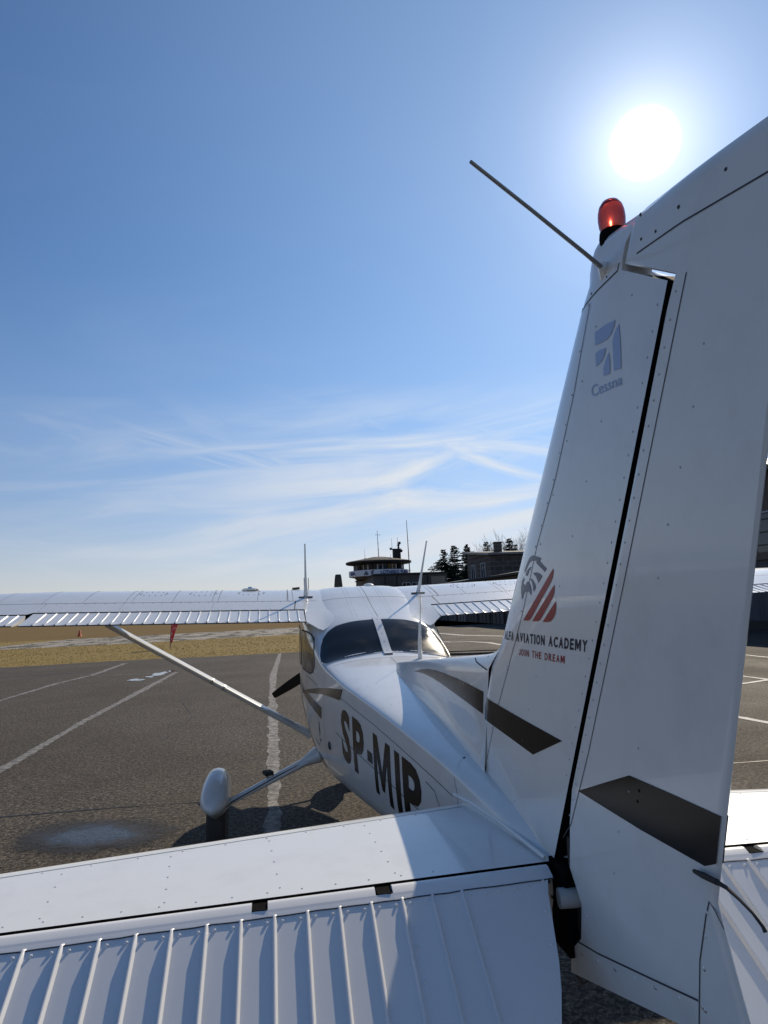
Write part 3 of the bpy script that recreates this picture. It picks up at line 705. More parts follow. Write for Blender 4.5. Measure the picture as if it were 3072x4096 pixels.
# ---------------- wings ----------------
CU = [0,.004,.012,.03,.06,.1,.16,.23,.32,.42,.54,.68,.82,.92,1.]
for sx in (-1, 1):
    mb = MB(); rows = []
    XS = [.30,.40,.53,.7,1.,1.35,1.7,2.05,2.4,2.63,2.66,3.,3.4,3.8,4.2,4.6,5.,5.4,5.5]
    for ax in XS:
        a, b = wing_plan(ax); br = a+(b-a)*(1.29/1.62)
        if ax > 2.64: br = a+(b-a)*(1.33/1.62)
        S_ = [a+(br-a)*u for u in CU]
        rows.append([V(sx*ax, s, wing_z(ax, s)) for s in S_[::-1]]+[V(sx*ax, s, wing_z(ax, s, True)) for s in S_[1:]])
    ids = mb.grid(rows, PAINT)
    for i in range(len(rows)-1): mb.face((ids[i][0], ids[i+1][0], ids[i+1][-1], ids[i][-1]), DARK)
    mb.face(ids[-1], PAINT)
    wmap = mapper(lambda x, s: V(x, s, wing_z(x, s)), (0, 0, 1))
    mb.strip(wmap, [(sx*.42,2.725),(sx*2.62,2.725),(sx*5.4,2.49)], .005, SEAM, .001, .15)
    mb.rivets(wmap, (sx*.5,2.738), (sx*2.6,2.738), .075, RIV, .0045, .003)
    mb.rivets(wmap, (sx*.6,2.925), (sx*2.6,2.925), .105, RIV, .0045, .003)
    for x in (.62,.66,.92,1.25,1.30,1.62,1.95,2.0,2.33,2.64,3.0,3.4): mb.rivets(wmap, (sx*x,2.0), (sx*x,2.71), .032, RIV, .0040, .0028)
    for x in (1.28,2.0,2.6): mb.rivets(wmap, (sx*x,2.75), (sx*x,2.91), .035, PAINT, .0045, .003)
    mb.strip(wmap, [(sx*.66,2.30),(sx*.67,2.715)], .005, SEAM, .001); mb.strip(wmap, [(sx*.60,2.73),(sx*.615,2.945)], .009, SEAM, .001)
    for xc in (.98,1.40,1.82):    # round inspection covers
        for k in range(14):
            t = k*math.pi/7; P, N_ = wmap(sx*(xc+.115*math.cos(t)), 2.42+.085*math.sin(t)); mb.rivet(P, N_, RIV, .0062, .004)
    wing = mb.build('wing', plane, 40.)
    # flap and aileron with pressed beads
    def surface(name, x0, x1, f0, gap, drop):
        m_ = MB(); n = int((x1-x0)/.0775); bs = [x0+.05+.0775*k for k in range(n)]
        VS = [0,.05,.10,.25,.5,.75,.97,1.]; rows = []
        for v in VS:
            xs = [x0]
            for b in bs: xs += [b-.0075, b-.0025, b+.0025, b+.0075]
            xs.append(x1); r = []
            for x in xs:
                a, b_ = wing_plan(x); c = b_-a; s = a+c*(f0/1.62)+gap+(b_-(a+c*(f0/1.62)+gap))*v
                z = wing_z(x, min(s, b_))-drop*(1-v)
                for b in bs:
                    if abs(abs(x-b)-.0025) < .0006 and .04 < v < .99: z += .0085*(1-.5*v)
                r.append(V(sx*x, s, z))
            rows.append(r)
        i_ = m_.grid(rows, PAINT)
        lowr = []
        for v in VS:
            r = []
            for x in (x0, x1):
                a, b_ = wing_plan(x); c = b_-a; s = a+c*(f0/1.62)+gap+(b_-(a+c*(f0/1.62)+gap))*v
                r.append(V(sx*x, s, wing_z(x, s, True)))
            lowr.append(r)
        m_.grid(lowr, PAINT)
        for j in (0, -1):
            for k in range(len(VS)-1): m_.poly([rows[k][j], rows[k+1][j], lowr[k+1][j], lowr[k][j]], PAINT)
        m_.poly([rows[0][0], rows[0][-1], lowr[0][1], lowr[0][0]], PAINT)
        m_.poly([rows[-1][0], rows[-1][-1], lowr[-1][1], lowr[-1][0]], SEAM)
        for b in bs:    # rivet heads where each bead ends
            a, b_ = wing_plan(b); m_.rivet(V(sx*b, b_-.003, wing_z(b, b_-.003)+.003), Vector((0,-.3,.9)), SEAM, .007, .004)
        return m_.build(name, wing, 28.)
    surface('flap', .541, 2.625, 1.30, .006, .004)
    surface('aileron', 2.668, 5.2, 1.34, .006, .004)
    # fairing that carries the wing into the cabin side
    m_ = MB(); rows = []
    for ax, ts, tz in ((.26,3.18,1.800),(.32,3.28,1.772),(.37,3.37,1.728),(.415,3.425,1.704),(.45,3.40,1.716),(.49,3.335,1.742),(.535,3.283,1.768)):
        up, lo = [], []
        for k in range(9):
            v = k/8; s = 2.94+(ts-2.94)*v; z0 = wing_z(ax, 2.94)+.001
            up.append(V(sx*ax, s, z0+(tz-z0)*(v*.9+.1*v*v)))
            lo.append(V(sx*ax, s, 1.74+(tz-.006-1.74)*v))
        rows.append(up+lo[::-1])
    ids = m_.grid(rows, PAINT); m_.face(ids[-1], DARK); m_.face(ids[0], PAINT)
    m_.build('root_fairing', wing, 40.)
    # whip antenna on the root
    m_ = MB(); bx, bs_ = sx*.505, 2.61; bz = wing_z(.505, bs_)
    ln = .20*(sx > 0); m_.tube([V(bx+ln*d,bs_+.07*d,bz+d) for d in (-.01,.04,.11,.2,.32,.45,.468)], [.022,.018,.0125,.0095,.0078,.006,.0075], PAINT, 10, flat=.7)
    m_.tube([V(bx-.06,bs_,bz+.004), V(bx+.06,bs_,bz+.004)], .018, SEAM, 8, flat=.25)
    m_.build('whip_antenna', wing)
    m_ = MB()
    if sx < 0:
        m_.lathe([(.075,0),(.075,.012),(.06,.02),(.02,.022),(.018,.034),(.004,.036)], V(-1.0,2.22,wing_z(1.,2.22)-.004), METAL, 20); m_.build('fuel_cap', wing)
        m_ = MB(); m_.tube([V(-.61,2.1,wing_z(.6,2.1)+.015), V(-.54,2.1,wing_z(.6,2.1)+.02)], [.02,.02], SEAM, 10, flat=.6); m_.build('roof_vent', wing)
        for d in (0,.02,.04):
            m_ = MB(); m_.tube([V(-.50+d,2.2,wing_z(.5,2.2)), V(-.50+d,2.2,wing_z(.5,2.2)+.11)], .003, SEAM, 6); m_.build('thermometer_probe', wing)
    else:
        m_.lathe([(.05,0),(.05,.012),(.03,.026),(.004,.03)], V(.12,2.15,2.06), PAINT, 18); m_.build('dome_antenna', wing)
    # strut
    m_ = MB(); A = Vector((sx*.548,-1.95,.737)); B = Vector((sx*2.33,-1.90,1.80)); ax_ = (B-A).normalized(); ch = Vector((0,1,0)); ch = (ch-ax_*ch.dot(ax_)).normalized(); th = ax_.cross(ch); rows = []
    for i in range(13):
        u = i/12; P = A.lerp(B, u); c_, t_ = (.072, .026)
        rows.append([P+ch*(c_*math.cos(k*math.pi/8))+th*(t_*math.sin(k*math.pi/8)*(1.15 if math.cos(k*math.pi/8) > 0 else .8)) for k in range(16)])
    i_ = m_.grid(rows, PAINT, closed=True); m_.face(i_[0], PAINT); m_.face(i_[-1], PAINT)
    strut = m_.build('wing_strut', plane, 40.)
    m_ = MB(); rows = []
    for u, k in ((-.05,1.5),(.0,1.25),(.04,1.12),(.10,1.06),(.18,1.03)):
        P = A.lerp(B, u); rows.append([P+ch*(.074*k*math.cos(j*math.pi/8))+th*(.028*k*math.sin(j*math.pi/8)) for j in range(16)])
    m_.grid(rows, PAINT, closed=True); m_.build('strut_cuff', strut, 40.)
    for u in (.40,.46):
        m_ = MB(); P = A.lerp(B, u); m_.grid([[P+ax_*d+ch*(.076*math.cos(j*math.pi/8))+th*(.031*math.sin(j*math.pi/8)) for j in range(16)] for d in (-.008,.008)], METAL, closed=True)
        m_.build('strut_clamp', strut)
    # main gear
    m_ = MB(); G0 = V(sx*.42,2.95,.715); G1 = V(sx*1.15,2.98,.405); G2 = V(sx*1.22,2.98,.33)
    m_.tube([G0, G0.lerp(G1,.12), G0.lerp(G1,.5), G1, G2], [.062,.056,.047,.040,.034], PAINT, 14, flat=.60)
    leg = m_.build('gear_leg', plane, 60.)
    m_ = MB(); m_.tube([V(sx*.38,2.95,.735), V(sx*.46,2.95,.70), V(sx*.53,2.95,.67), V(sx*.56,2.95,.655)], [.10,.085,.058,.050], PAINT, 16, flat=.75); m_.build('leg_fairing', leg, 60.)
    m_ = MB(); m_.box((sx*.85,-2.98,.60), (.065,.09,.028), RUBBER, .3); m_.tube([V(sx*.85,2.97,.545), V(sx*.85,2.98,.595)], .012, METAL, 8); m_.build('footstep', leg)
    m_ = MB(); cx_ = sx*1.255; rows = []
    for s, w, zt, zb in ((2.42,.02,.42,.37),(2.45,.055,.47,.31),(2.52,.085,.535,.265),(2.62,.105,.59,.24),(2.74,.113,.617,.235),(2.86,.114,.617,.255),(2.98,.113,.60,.285),(3.08,.108,.57,.32),(3.17,.094,.53,.355),(3.24,.062,.485,.385),(3.28,.012,.445,.41)):
        zc_ = zb+(zt-zb)*.5; ring = []
        for k in range(24):
            t = 2*math.pi*k/24; c_, s_ = math.cos(t), math.sin(t); p = 2/2.3 if s_ > 0 else 2/1.45
            ring.append(V(cx_+w*math.copysign(abs(c_)**p, c_), s, zc_+(zt-zc_ if s_ > 0 else zc_-zb)*math.copysign(abs(s_)**p, s_)))
        rows.append(ring)
    i_ = m_.grid(rows, PAINT, closed=True); m_.face(i_[0], PAINT); m_.face(i_[-1], PAINT); pant = m_.build('wheel_fairing', plane, 60.)
    m_ = MB(); mid = Vector((cx_, 0, .42))
    for k in (5,): m_.grid([[Vector((mid.x+(q.x-mid.x)*1.006, q.y-d, mid.z+(q.z-mid.z)*1.006)) for q in rows[k]] for d in (-.002,.002)], SEAM, closed=True)
    m_.build('fairing_seam', pant)
    m_ = MB(); m_.tube([G0.lerp(G1,.1)+Vector((0,-.045,.01)), G0.lerp(G1,.5)+Vector((0,-.042,.012)), G0.lerp(G1,.97)+Vector((0,-.04,.0)), G1+Vector((sx*.06,-.03,-.06))], .005, RUBBER, 6); m_.build('brake_line', leg)
    m_ = MB(); m_.lathe([(.10,-.07),(.185,-.072),(.212,-.05),(.218,0),(.212,.05),(.185,.072),(.10,.07)], V(cx_,2.80,.218), RUBBER, 32, Vector((1,0,0))); whl = m_.build('wheel', pant, 40.)

# tail whip antenna beside the dorsal fin
m_ = MB(); bz = fus_top(4.05,.19)
m_.tube([V(.19,4.05,bz-.01), V(.19,4.05,bz+.03), V(.192,4.052,bz+.12), V(.198,4.06,bz+.24), V(.199,4.06,bz+.25)], [.016,.014,.012,.009,.005], PAINT, 10)
m_.tube([V(.199,4.06,bz+.24), V(.204,4.065,bz+.34), V(.208,4.07,bz+.44)], [.0028,.0024,.002], METAL, 6)
m_.build('tail_antenna', plane)

# propeller, spinner, nose gear
m_ = MB(); m_.lathe([(.20,.0),(.19,.06),(.16,.14),(.11,.22),(.05,.28),(.005,.30)], V(0,.40,1.332), PAINT, 28, Vector((0,1,0))); prop = m_.build('propeller', plane, 60.)
hubP = V(0,.29,1.332)
for ang in (90, 210, 330):
    m_ = MB(); rows = []; a_ = math.radians(ang); d = Vector((math.cos(a_), 0, math.sin(a_))); t = Vector((-math.sin(a_), 0, math.cos(a_)))
    for r_, c_, th_, tw in ((.10,.05,.03,50),(.22,.06,.022,42),(.38,.072,.016,32),(.55,.070,.012,25),(.70,.062,.009,20),(.83,.050,.007,17),(.90,.043,.006,16),(.937,.036,.004,15),(.943,.028,.002,15)):
        tr = math.radians(tw); cd = t*math.cos(tr)+Vector((0,1,0))*math.sin(tr); nd = cd.cross(d)
        rows.append([hubP+d*r_+cd*(c_*math.cos(k*math.pi/6))+nd*(th_*math.sin(k*math.pi/6)) for k in range(12)])
    i_ = m_.grid(rows, PROP, closed=True); m_.face(i_[0], PROP); m_.face(i_[-1], PROP); m_.build('blade', prop, 40.)
m_ = MB(); rows = []
for s, w, zt, zb in ((.80,.01,.36,.33),(.86,.06,.47,.24),(1.0,.09,.54,.18),(1.2,.095,.54,.17),(1.4,.075,.48,.2),(1.55,.03,.42,.29),(1.6,.005,.39,.33)):
    rows.append([V(w*math.cos(k*math.pi/8), s, (zt+zb)/2+(zt-zb)/2*math.sin(k*math.pi/8)) for k in range(16)])
i_ = m_.grid(rows, PAINT, closed=True); m_.face(i_[0], PAINT); m_.face(i_[-1], PAINT)
m_.tube([V(0,1.12,.45), V(0,1.16,.85)], .04, PAINT, 12); ng = m_.build('nose_gear', plane, 60.)
m_ = MB(); m_.lathe([(.09,-.05),(.16,-.055),(.178,-.03),(.18,0),(.178,.03),(.16,.055),(.09,.05)], V(0,1.1,.18), RUBBER, 28, Vector((1,0,0))); m_.build('wheel', ng, 40.)


# the same stripes on the starboard side
for o in [q for q in bpy.data.objects if q.name.split('.')[0] in ('stripe', 'side_stripe')]:
    me = o.data.copy(); me.transform(Matrix.Scale(-1, 4, Vector((1, 0, 0)))); me.flip_normals()
    c = o.copy(); c.data = me; C.objects.link(c); c.parent = o.parent
# ---------------- ground ----------------
def nodes_mat(name):
    m = bpy.data.materials.new(name); m.use_nodes = True; nt = m.node_tree
    return m, nt, nt.nodes['Principled BSDF'], nt.nodes.new('ShaderNodeTexCoord')
def n_noise(nt, tc, scale, detail=6, rough=.6, sc=None, dist=0.):
    n = nt.nodes.new('ShaderNodeTexNoise'); n.inputs['Scale'].default_value = scale; n.inputs['Detail'].default_value = detail; n.inputs['Roughness'].default_value = rough; n.inputs['Distortion'].default_value = dist
    if sc:
        mp = nt.nodes.new('ShaderNodeMapping'); mp.inputs['Scale'].default_value = sc; nt.links.new(tc.outputs['Object'], mp.inputs[0]); nt.links.new(mp.outputs[0], n.inputs['Vector'])
    else: nt.links.new(tc.outputs['Object'], n.inputs['Vector'])
    return n.outputs[0]
def n_range(nt, v, a, b, c=0., d=1.):
    n = nt.nodes.new('ShaderNodeMapRange'); n.inputs[1].default_value = a; n.inputs[2].default_value = b; n.inputs[3].default_value = c; n.inputs[4].default_value = d
    nt.links.new(v, n.inputs[0]); return n.outputs[0]
def n_mix(nt, f, a, b, mode='MIX'):
    n = nt.nodes.new('ShaderNodeMix'); n.data_type = 'RGBA'; n.blend_type = mode
    for i, v in ((0, f), (6, a), (7, b)):
        if isinstance(v, (tuple, list)): n.inputs[i].default_value = (*v, 1)
        elif isinstance(v, (int, float)): n.inputs[i].default_value = v
        else: nt.links.new(v, n.inputs[i])
    return n.outputs[2]
def n_bump(nt, b, h, strength, dist):
    n = nt.nodes.new('ShaderNodeBump'); n.inputs['Strength'].default_value = strength; n.inputs['Distance'].default_value = dist
    nt.links.new(h, n.inputs['Height']); nt.links.new(n.outputs[0], b.inputs['Normal'])

def asphalt_mat():
    m, nt, b, tc = nodes_mat('asphalt')
    fine = n_noise(nt, tc, 70., 3, .7); grit = nt.nodes.new('ShaderNodeTexVoronoi'); grit.inputs['Scale'].default_value = 42.; nt.links.new(tc.outputs['Object'], grit.inputs['Vector'])
    big = n_noise(nt, tc, .35, 6, .6, None, .6); mid = n_noise(nt, tc, 2.2, 6, .65)
    g2 = n_noise(nt, tc, 24., 5, .8); g3 = n_noise(nt, tc, 9., 5, .7); g4 = n_noise(nt, tc, 55., 2, .6)
    c = n_mix(nt, n_range(nt, g2, .43, .58), (.010,.009,.008), (.245,.212,.172))
    c = n_mix(nt, n_range(nt, g4, .46, .56, .7, 0.), c, (.016,.014,.012))
    c = n_mix(nt, n_range(nt, grit.outputs['Distance'], .0, .30, .75, 0.), c, (.24,.21,.18))
    c = n_mix(nt, n_range(nt, g3, .40, .66, 0., .40), c, (.064,.053,.042))
    c = n_mix(nt, n_range(nt, big, .38, .72, .0, .45), c, (.040,.035,.030))
    c = n_mix(nt, n_range(nt, mid, .50, .75, 0., .40), c, (.120,.090,.062))
    nt.links.new(c, b.inputs['Base Color']); b.inputs['Specular IOR Level'].default_value = .14
    nt.links.new(n_range(nt, big, .3, .7, .75, .9), b.inputs['Roughness'])
    n_bump(nt, b, g2, 1., .012)
    return m
ASPHALT = asphalt_mat()
def line_mat(name, col, lo, hi):
    m, nt, b, tc = nodes_mat(name)
    wear = n_noise(nt, tc, 9., 8, .72); f2 = n_noise(nt, tc, 70., 3, .7)
    base = n_mix(nt, n_range(nt, f2, .35, .68), (.03,.027,.024), (.10,.09,.08))
    c = n_mix(nt, n_range(nt, wear, lo, hi), base, col); c = n_mix(nt, n_range(nt, f2, .36, .52, .7, 0.), c, (.045,.04,.035))
    nt.links.new(c, b.inputs['Base Color']); b.inputs['Roughness'].default_value = .75; n_bump(nt, b, f2, .4, .005); return m
LINE = line_mat('worn_white_paint', (.30,.285,.26), .40, .60)
LINE2 = line_mat('bright_white_paint', (.62,.60,.57), .28, .42)
def grass_mat():
    m, nt, b, tc = nodes_mat('dry_grass')
    a = n_noise(nt, tc, .25, 8, .7, (1., 2.2, 1.)); f = n_noise(nt, tc, 14., 6, .75); g = n_noise(nt, tc, 2.5, 6, .7, (1., 2.5, 1.))
    c = n_mix(nt, n_range(nt, f, .3, .7), (.15,.108,.036), (.36,.265,.10))
    c = n_mix(nt, n_range(nt, g, .45, .7, 0., .65), c, (.235,.18,.062))
    c = n_mix(nt, n_range(nt, a, .5, .72, 0., .55), c, (.20,.125,.055))
    nt.links.new(c, b.inputs['Base Color']); b.inputs['Roughness'].default_value = .9; b.inputs['Specular IOR Level'].default_value = .1; n_bump(nt, b, f, .5, .03); return m
GRASS = grass_mat()
def slab_mat():
    m, nt, b, tc = nodes_mat('old_concrete_slabs')
    vo = nt.nodes.new('ShaderNodeTexVoronoi'); vo.feature = 'DISTANCE_TO_EDGE'; vo.inputs['Scale'].default_value = .42; vo.inputs['Randomness'].default_value = .55
    mp = nt.nodes.new('ShaderNodeMapping'); mp.inputs['Rotation'].default_value = (0, 0, .12); wob = n_noise(nt, tc, .9, 4)
    add = nt.nodes.new('ShaderNodeVectorMath'); add.operation = 'ADD'; nt.links.new(tc.outputs['Object'], add.inputs[0]); sc = nt.nodes.new('ShaderNodeVectorMath'); sc.operation = 'SCALE'; sc.inputs['Scale'].default_value = .9
    co = nt.nodes.new('ShaderNodeCombineXYZ'); nt.links.new(wob, co.inputs[0]); nt.links.new(wob, co.inputs[1]); nt.links.new(co.outputs[0], sc.inputs[0]); nt.links.new(sc.outputs[0], add.inputs[1])
    nt.links.new(add.outputs[0], mp.inputs[0]); nt.links.new(mp.outputs[0], vo.inputs['Vector'])
    f = n_noise(nt, tc, 3., 8, .7)
    c = n_mix(nt, n_range(nt, f, .3, .7), (.27,.24,.20), (.42,.38,.33))
    c = n_mix(nt, n_range(nt, vo.outputs['Distance'], .05, .15, 1., 0.), c, (.045,.038,.020))
    nt.links.new(c, b.inputs['Base Color']); b.inputs['Roughness'].default_value = .85; return m
SLAB = slab_mat()
def sheet(name, pts, z, m, kind='structure'):
    mb = MB(); mb.poly([(x, y, z) for x, y in pts], m); o = mb.build(name, None, 0, False)
    o.data.flip_normals() if o.data.polygons[0].normal.z < 0 else None
    return tag(o, kind=kind)
rg = random.Random(11)
sheet('ground', [(-2500,-2500),(2500,-2500),(2500,2500),(-2500,2500)], 0., GRASS)
# asphalt apron with a crumbling edge against the grass
edge = [(-70.,18.4)]
x = -69.
while x < 1.2:
    edge.append((x, 21.85+.02*x+rg.uniform(-.12,.12)+(.25*math.sin(x*.7)))); x += .45
y = 22.
while y < 84: edge.append((1.4+.02*(y-22)+rg.uniform(-.15,.15), y)); y += .8
sheet('apron', [(-70.,-60.),(60.,-60.),(60.,84.)]+edge[::-1], .004, ASPHALT)
def ragged(name, path, w, m, z=.008, j=.018, step=.12):
    mb = MB(); Lp = []
    for a, b in zip(path, path[1:]):
        d = math.hypot(b[0]-a[0], b[1]-a[1]); n = max(1, int(d/step))
        Lp += [(a[0]+(b[0]-a[0])*k/n, a[1]+(b[1]-a[1])*k/n) for k in range(n)]
    Lp.append(path[-1]); rows = []; wob = 0.
    for i, p in enumerate(Lp):
        q0, q1 = Lp[max(0, i-1)], Lp[min(len(Lp)-1, i+1)]; tx, ty = q1[0]-q0[0], q1[1]-q0[1]; l = math.hypot(tx, ty) or 1; nx, ny = -ty/l, tx/l
        wob = .9*wob+rg.uniform(-1,1)*j*.7; ww = (w(i/len(Lp)) if callable(w) else w)+wob
        rows.append([(p[0]+nx*(ww/2+rg.uniform(-j,j)), p[1]+ny*(ww/2+rg.uniform(-j,j)), z), (p[0]-nx*(ww/2+rg.uniform(-j,j)), p[1]-ny*(ww/2+rg.uniform(-j,j)), z)])
    mb.grid(rows, m); o = mb.build(name, None, 0, False)
    if o.data.polygons[0].normal.z < 0: o.data.flip_normals()
    return tag(o, kind='structure')
ragged('apron_marking', [(-.80,-7.),(-.825,-1.),(-.84,2.84),(-.87,6.3),(-.87,11.6),(-.68,18.8),(-.62,21.2)], lambda u: .135+.05*u, LINE, j=.022)
ragged('apron_marking', [(-4.2,-9.),(-4.23,.88),(-4.24,2.35),(-4.24,4.73),(-4.16,7.71),(-3.98,14.36)], lambda u: .11+.06*u, LINE)
ragged('apron_marking', [(-7.4,1.),(-7.26,9.02),(-7.08,12.81),(-6.72,15.02),(-6.73,20.0)], lambda u: .12+.1*u, LINE, j=.03)
ragged('apron_marking', [(-7.06,14.92),(-5.8,14.6),(-4.39,14.26)], .09, LINE, j=.02)
ragged('apron_marking', [(8.9,36.5),(9.41,33.16),(9.88,29.54),(10.97,27.04),(12.6,23.5)], .35, LINE2, j=.05)
ragged('apron_marking', [(7.3,24.2),(7.52,23.34),(8.4,22.93),(8.85,21.5),(8.78,19.5)], .22, LINE2, j=.03)
ragged('apron_marking', [(13.1,13.),(12.92,9.79),(12.86,8.65),(12.6,4.)], .16, LINE2, j=.03)
ragged('apron_marking', [(9.3,8.6),(9.43,5.28),(9.47,4.44),(9.5,1.)], .13, LINE2, j=.02)
ragged('apron_marking', [(7.6,3.78),(8.45,4.01),(9.38,4.33)], .10, LINE2, z=.012, j=.015)
ragged('apron_marking', [(5.9,4.),(6.04,.86),(6.12,.28),(6.2,-3.)], .16, LINE2, j=.02)
CRACK = mat('crack_filler', (.012,.011,.010), .6)
ragged('apron_crack', [(-14.,-.6),(-6.,-1.1),(-3.42,-1.29),(-2.4,-1.30),(-1.54,-1.36),(0,-1.45),(6,-1.7)], .018, CRACK, j=.006, step=.07)
ragged('apron_crack', [(-13.5,15.3),(-9.7,16.1),(-7.,16.4)], .10, CRACK, j=.04)
ragged('apron_crack', [(-14.,9.6),(-10.4,10.2),(-9.6,11.)], .05, CRACK, j=.03)
ragged('apron_crack', [(-9.,6.5),(-6.6,6.2),(-5.1,6.9),(-3.,6.6),(-1.6,7.1)], .014, CRACK, j=.007, step=.06)
ragged('apron_crack', [(-3.2,12.),(-2.6,9.5),(-2.9,7.2),(-2.3,4.5),(-2.5,2.2)], .012, CRACK, j=.006, step=.06)
# runway of old concrete slabs
sheet('runway', [(-22.,38.6),(-18.69,39.62),(-10.65,40.4),(.76,43.28),(16.,46.5),(60.,57.),(60.,80.),(17.,66.5),(1.34,62.47),(-10.83,58.63),(-19.,56.8),(-21.5,45.)], .004, SLAB)
def field_mat():
    m, nt, b, tc = nodes_mat('brown_winter_grass')
    a = n_noise(nt, tc, .12, 8, .7, (.5, 2.4, 1.)); f = n_noise(nt, tc, 6., 6, .75); g_ = n_noise(nt, tc, .7, 7, .7, (.35, 2.6, 1.))
    c = n_mix(nt, n_range(nt, f, .3, .7), (.10,.066,.028), (.25,.168,.075))
    c = n_mix(nt, n_range(nt, g_, .42, .66, 0., .75), c, (.20,.150,.060)); c = n_mix(nt, n_range(nt, a, .48, .7, 0., .6), c, (.13,.080,.042))
    nt.links.new(c, b.inputs['Base Color']); b.inputs['Roughness'].default_value = .95; b.inputs['Specular IOR Level'].default_value = .05; n_bump(nt, b, f, .5, .04); return m
sheet('field', [(-2400,57.),(-19.,57.),(-10.83,58.9),(1.34,62.8),(17.,67.),(60.,80.5),(2400,80.5),(2400,2400),(-2400,2400)], .003, field_mat())
# puddles and damp patches
def puddle(name, c, rx, ry, m, z, n=64, amp=.25, rot=0., sd=1):
    r = random.Random(sd); ph = [r.uniform(0, 6.28) for _ in range(6)]; pts = []
    for k in range(n):
        t = 2*math.pi*k/n; q = 1+sum(amp/(i+1.2)*math.sin((i+2)*t+ph[i]) for i in range(6))*.6
        x, y = rx*q*math.cos(t), ry*q*math.sin(t); pts.append((c[0]+x*math.cos(rot)-y*math.sin(rot), c[1]+x*math.sin(rot)+y*math.cos(rot)))
    return sheet(name, pts, z, m)
def damp_mat(c, rx, ry, rot, wet):
    m, nt, b, tc = nodes_mat('wet_asphalt'); f = n_noise(nt, tc, 26., 4, .75); mdd = n_noise(nt, tc, 5., 5, .6)
    mp = nt.nodes.new('ShaderNodeMapping'); mp.vector_type = 'TEXTURE'; mp.inputs['Location'].default_value = (*c, 0); mp.inputs['Rotation'].default_value = (0, 0, rot); mp.inputs['Scale'].default_value = (rx, ry, 1)
    nt.links.new(tc.outputs['Object'], mp.inputs[0]); ln = nt.nodes.new('ShaderNodeVectorMath'); ln.operation = 'LENGTH'
    fl = nt.nodes.new('ShaderNodeVectorMath'); fl.operation = 'MULTIPLY'; fl.inputs[1].default_value = (1, 1, 0); nt.links.new(mp.outputs[0], fl.inputs[0]); nt.links.new(fl.outputs[0], ln.inputs[0])
    ad = nt.nodes.new('ShaderNodeMath'); ad.operation = 'MULTIPLY_ADD'; nt.links.new(mdd, ad.inputs[0]); ad.inputs[1].default_value = .9; nt.links.new(ln.outputs['Value'], ad.inputs[2])
    ad2 = nt.nodes.new('ShaderNodeMath'); ad2.operation = 'MULTIPLY_ADD'; nt.links.new(f, ad2.inputs[0]); ad2.inputs[1].default_value = .5; nt.links.new(ad.outputs[0], ad2.inputs[2]); d = ad2.outputs[0]
    nt.links.new(n_mix(nt, n_range(nt, f, .35, .68), (.004,.004,.005), (.022,.021,.021)), b.inputs['Base Color'])
    nt.links.new(n_range(nt, d, wet, wet+.25, .26, .6), b.inputs['Roughness']); b.inputs['Specular IOR Level'].default_value = .42
    nt.links.new(n_range(nt, d, 1.25, 1.75, 1., 0.), b.inputs['Alpha']); n_bump(nt, b, f, .8, .010); return m
DAMP = damp_mat((-2.36,-2.14), .74, .48, -.3, 1.02)
WATER = mat('standing_water', (.012,.013,.014), .03, spec=.8, bump=(9., .06, .004))
sheet('damp_patch', [(-3.6,-3.2),(-1.2,-3.2),(-1.2,-1.2),(-3.6,-1.2)], .012, DAMP)
puddle('puddle', (-4.45,14.1), .26, .50, WATER, .012, sd=6, amp=.6); puddle('puddle', (-4.85,12.4), .22, .30, WATER, .012, sd=9, amp=.6); puddle('puddle', (-4.60,13.2), .12, .22, WATER, .012, sd=12, amp=.6); puddle('puddle', (-4.25,14.9), .10, .25, WATER, .012, sd=22, amp=.6)
puddle('puddle', (6.2,16.), 2.3, 1.3, WATER, .012, sd=3, rot=-.2); puddle('dry_island', (6.5,16.2), 1.1, .38, ASPHALT, .016, sd=8, rot=-.2)
sheet('damp_patch', [(2.,12.),(10.,12.),(10.,19.5),(2.,19.5)], .0085, damp_mat((6.1,15.6), 2.7, 1.7, -.2, .9))
# dry grass tufts standing along the field
m_ = MB(); G1 = mat('dry_grass_blade', (.54,.39,.14), .9, noise=(.6, (.38,.29,.10), .4, .65))
def tufts(n, fx, fy, hh):
    for _ in range(n):
        x = fx(); y = fy(x); h = hh*rg.uniform(.5,1.3)
        for _ in range(4):
            a = rg.uniform(0, 6.28); w = rg.uniform(.005,.013); dx, dy = rg.uniform(-.6,.6)*h, rg.uniform(-.6,.6)*h
            m_.poly([(x-w*math.cos(a), y-w*math.sin(a), -.005), (x+w*math.cos(a), y+w*math.sin(a), -.005), (x+dx, y+dy, h)], G1)
tufts(7000, lambda: rg.uniform(-26,1.2), lambda x: 21.95+.02*x+.25*math.sin(x*.7)+abs(rg.gauss(0,1))*5.5, .035)
tufts(6000, lambda: rg.uniform(-32,1.2), lambda x: rg.uniform(29,40.5), .05)
tufts(4500, lambda: rg.uniform(-34,4.), lambda x: 40+.16*(x+10)+rg.uniform(0,20), .05)
tag(m_.build('dry_grass', None, 0, False), kind='stuff')

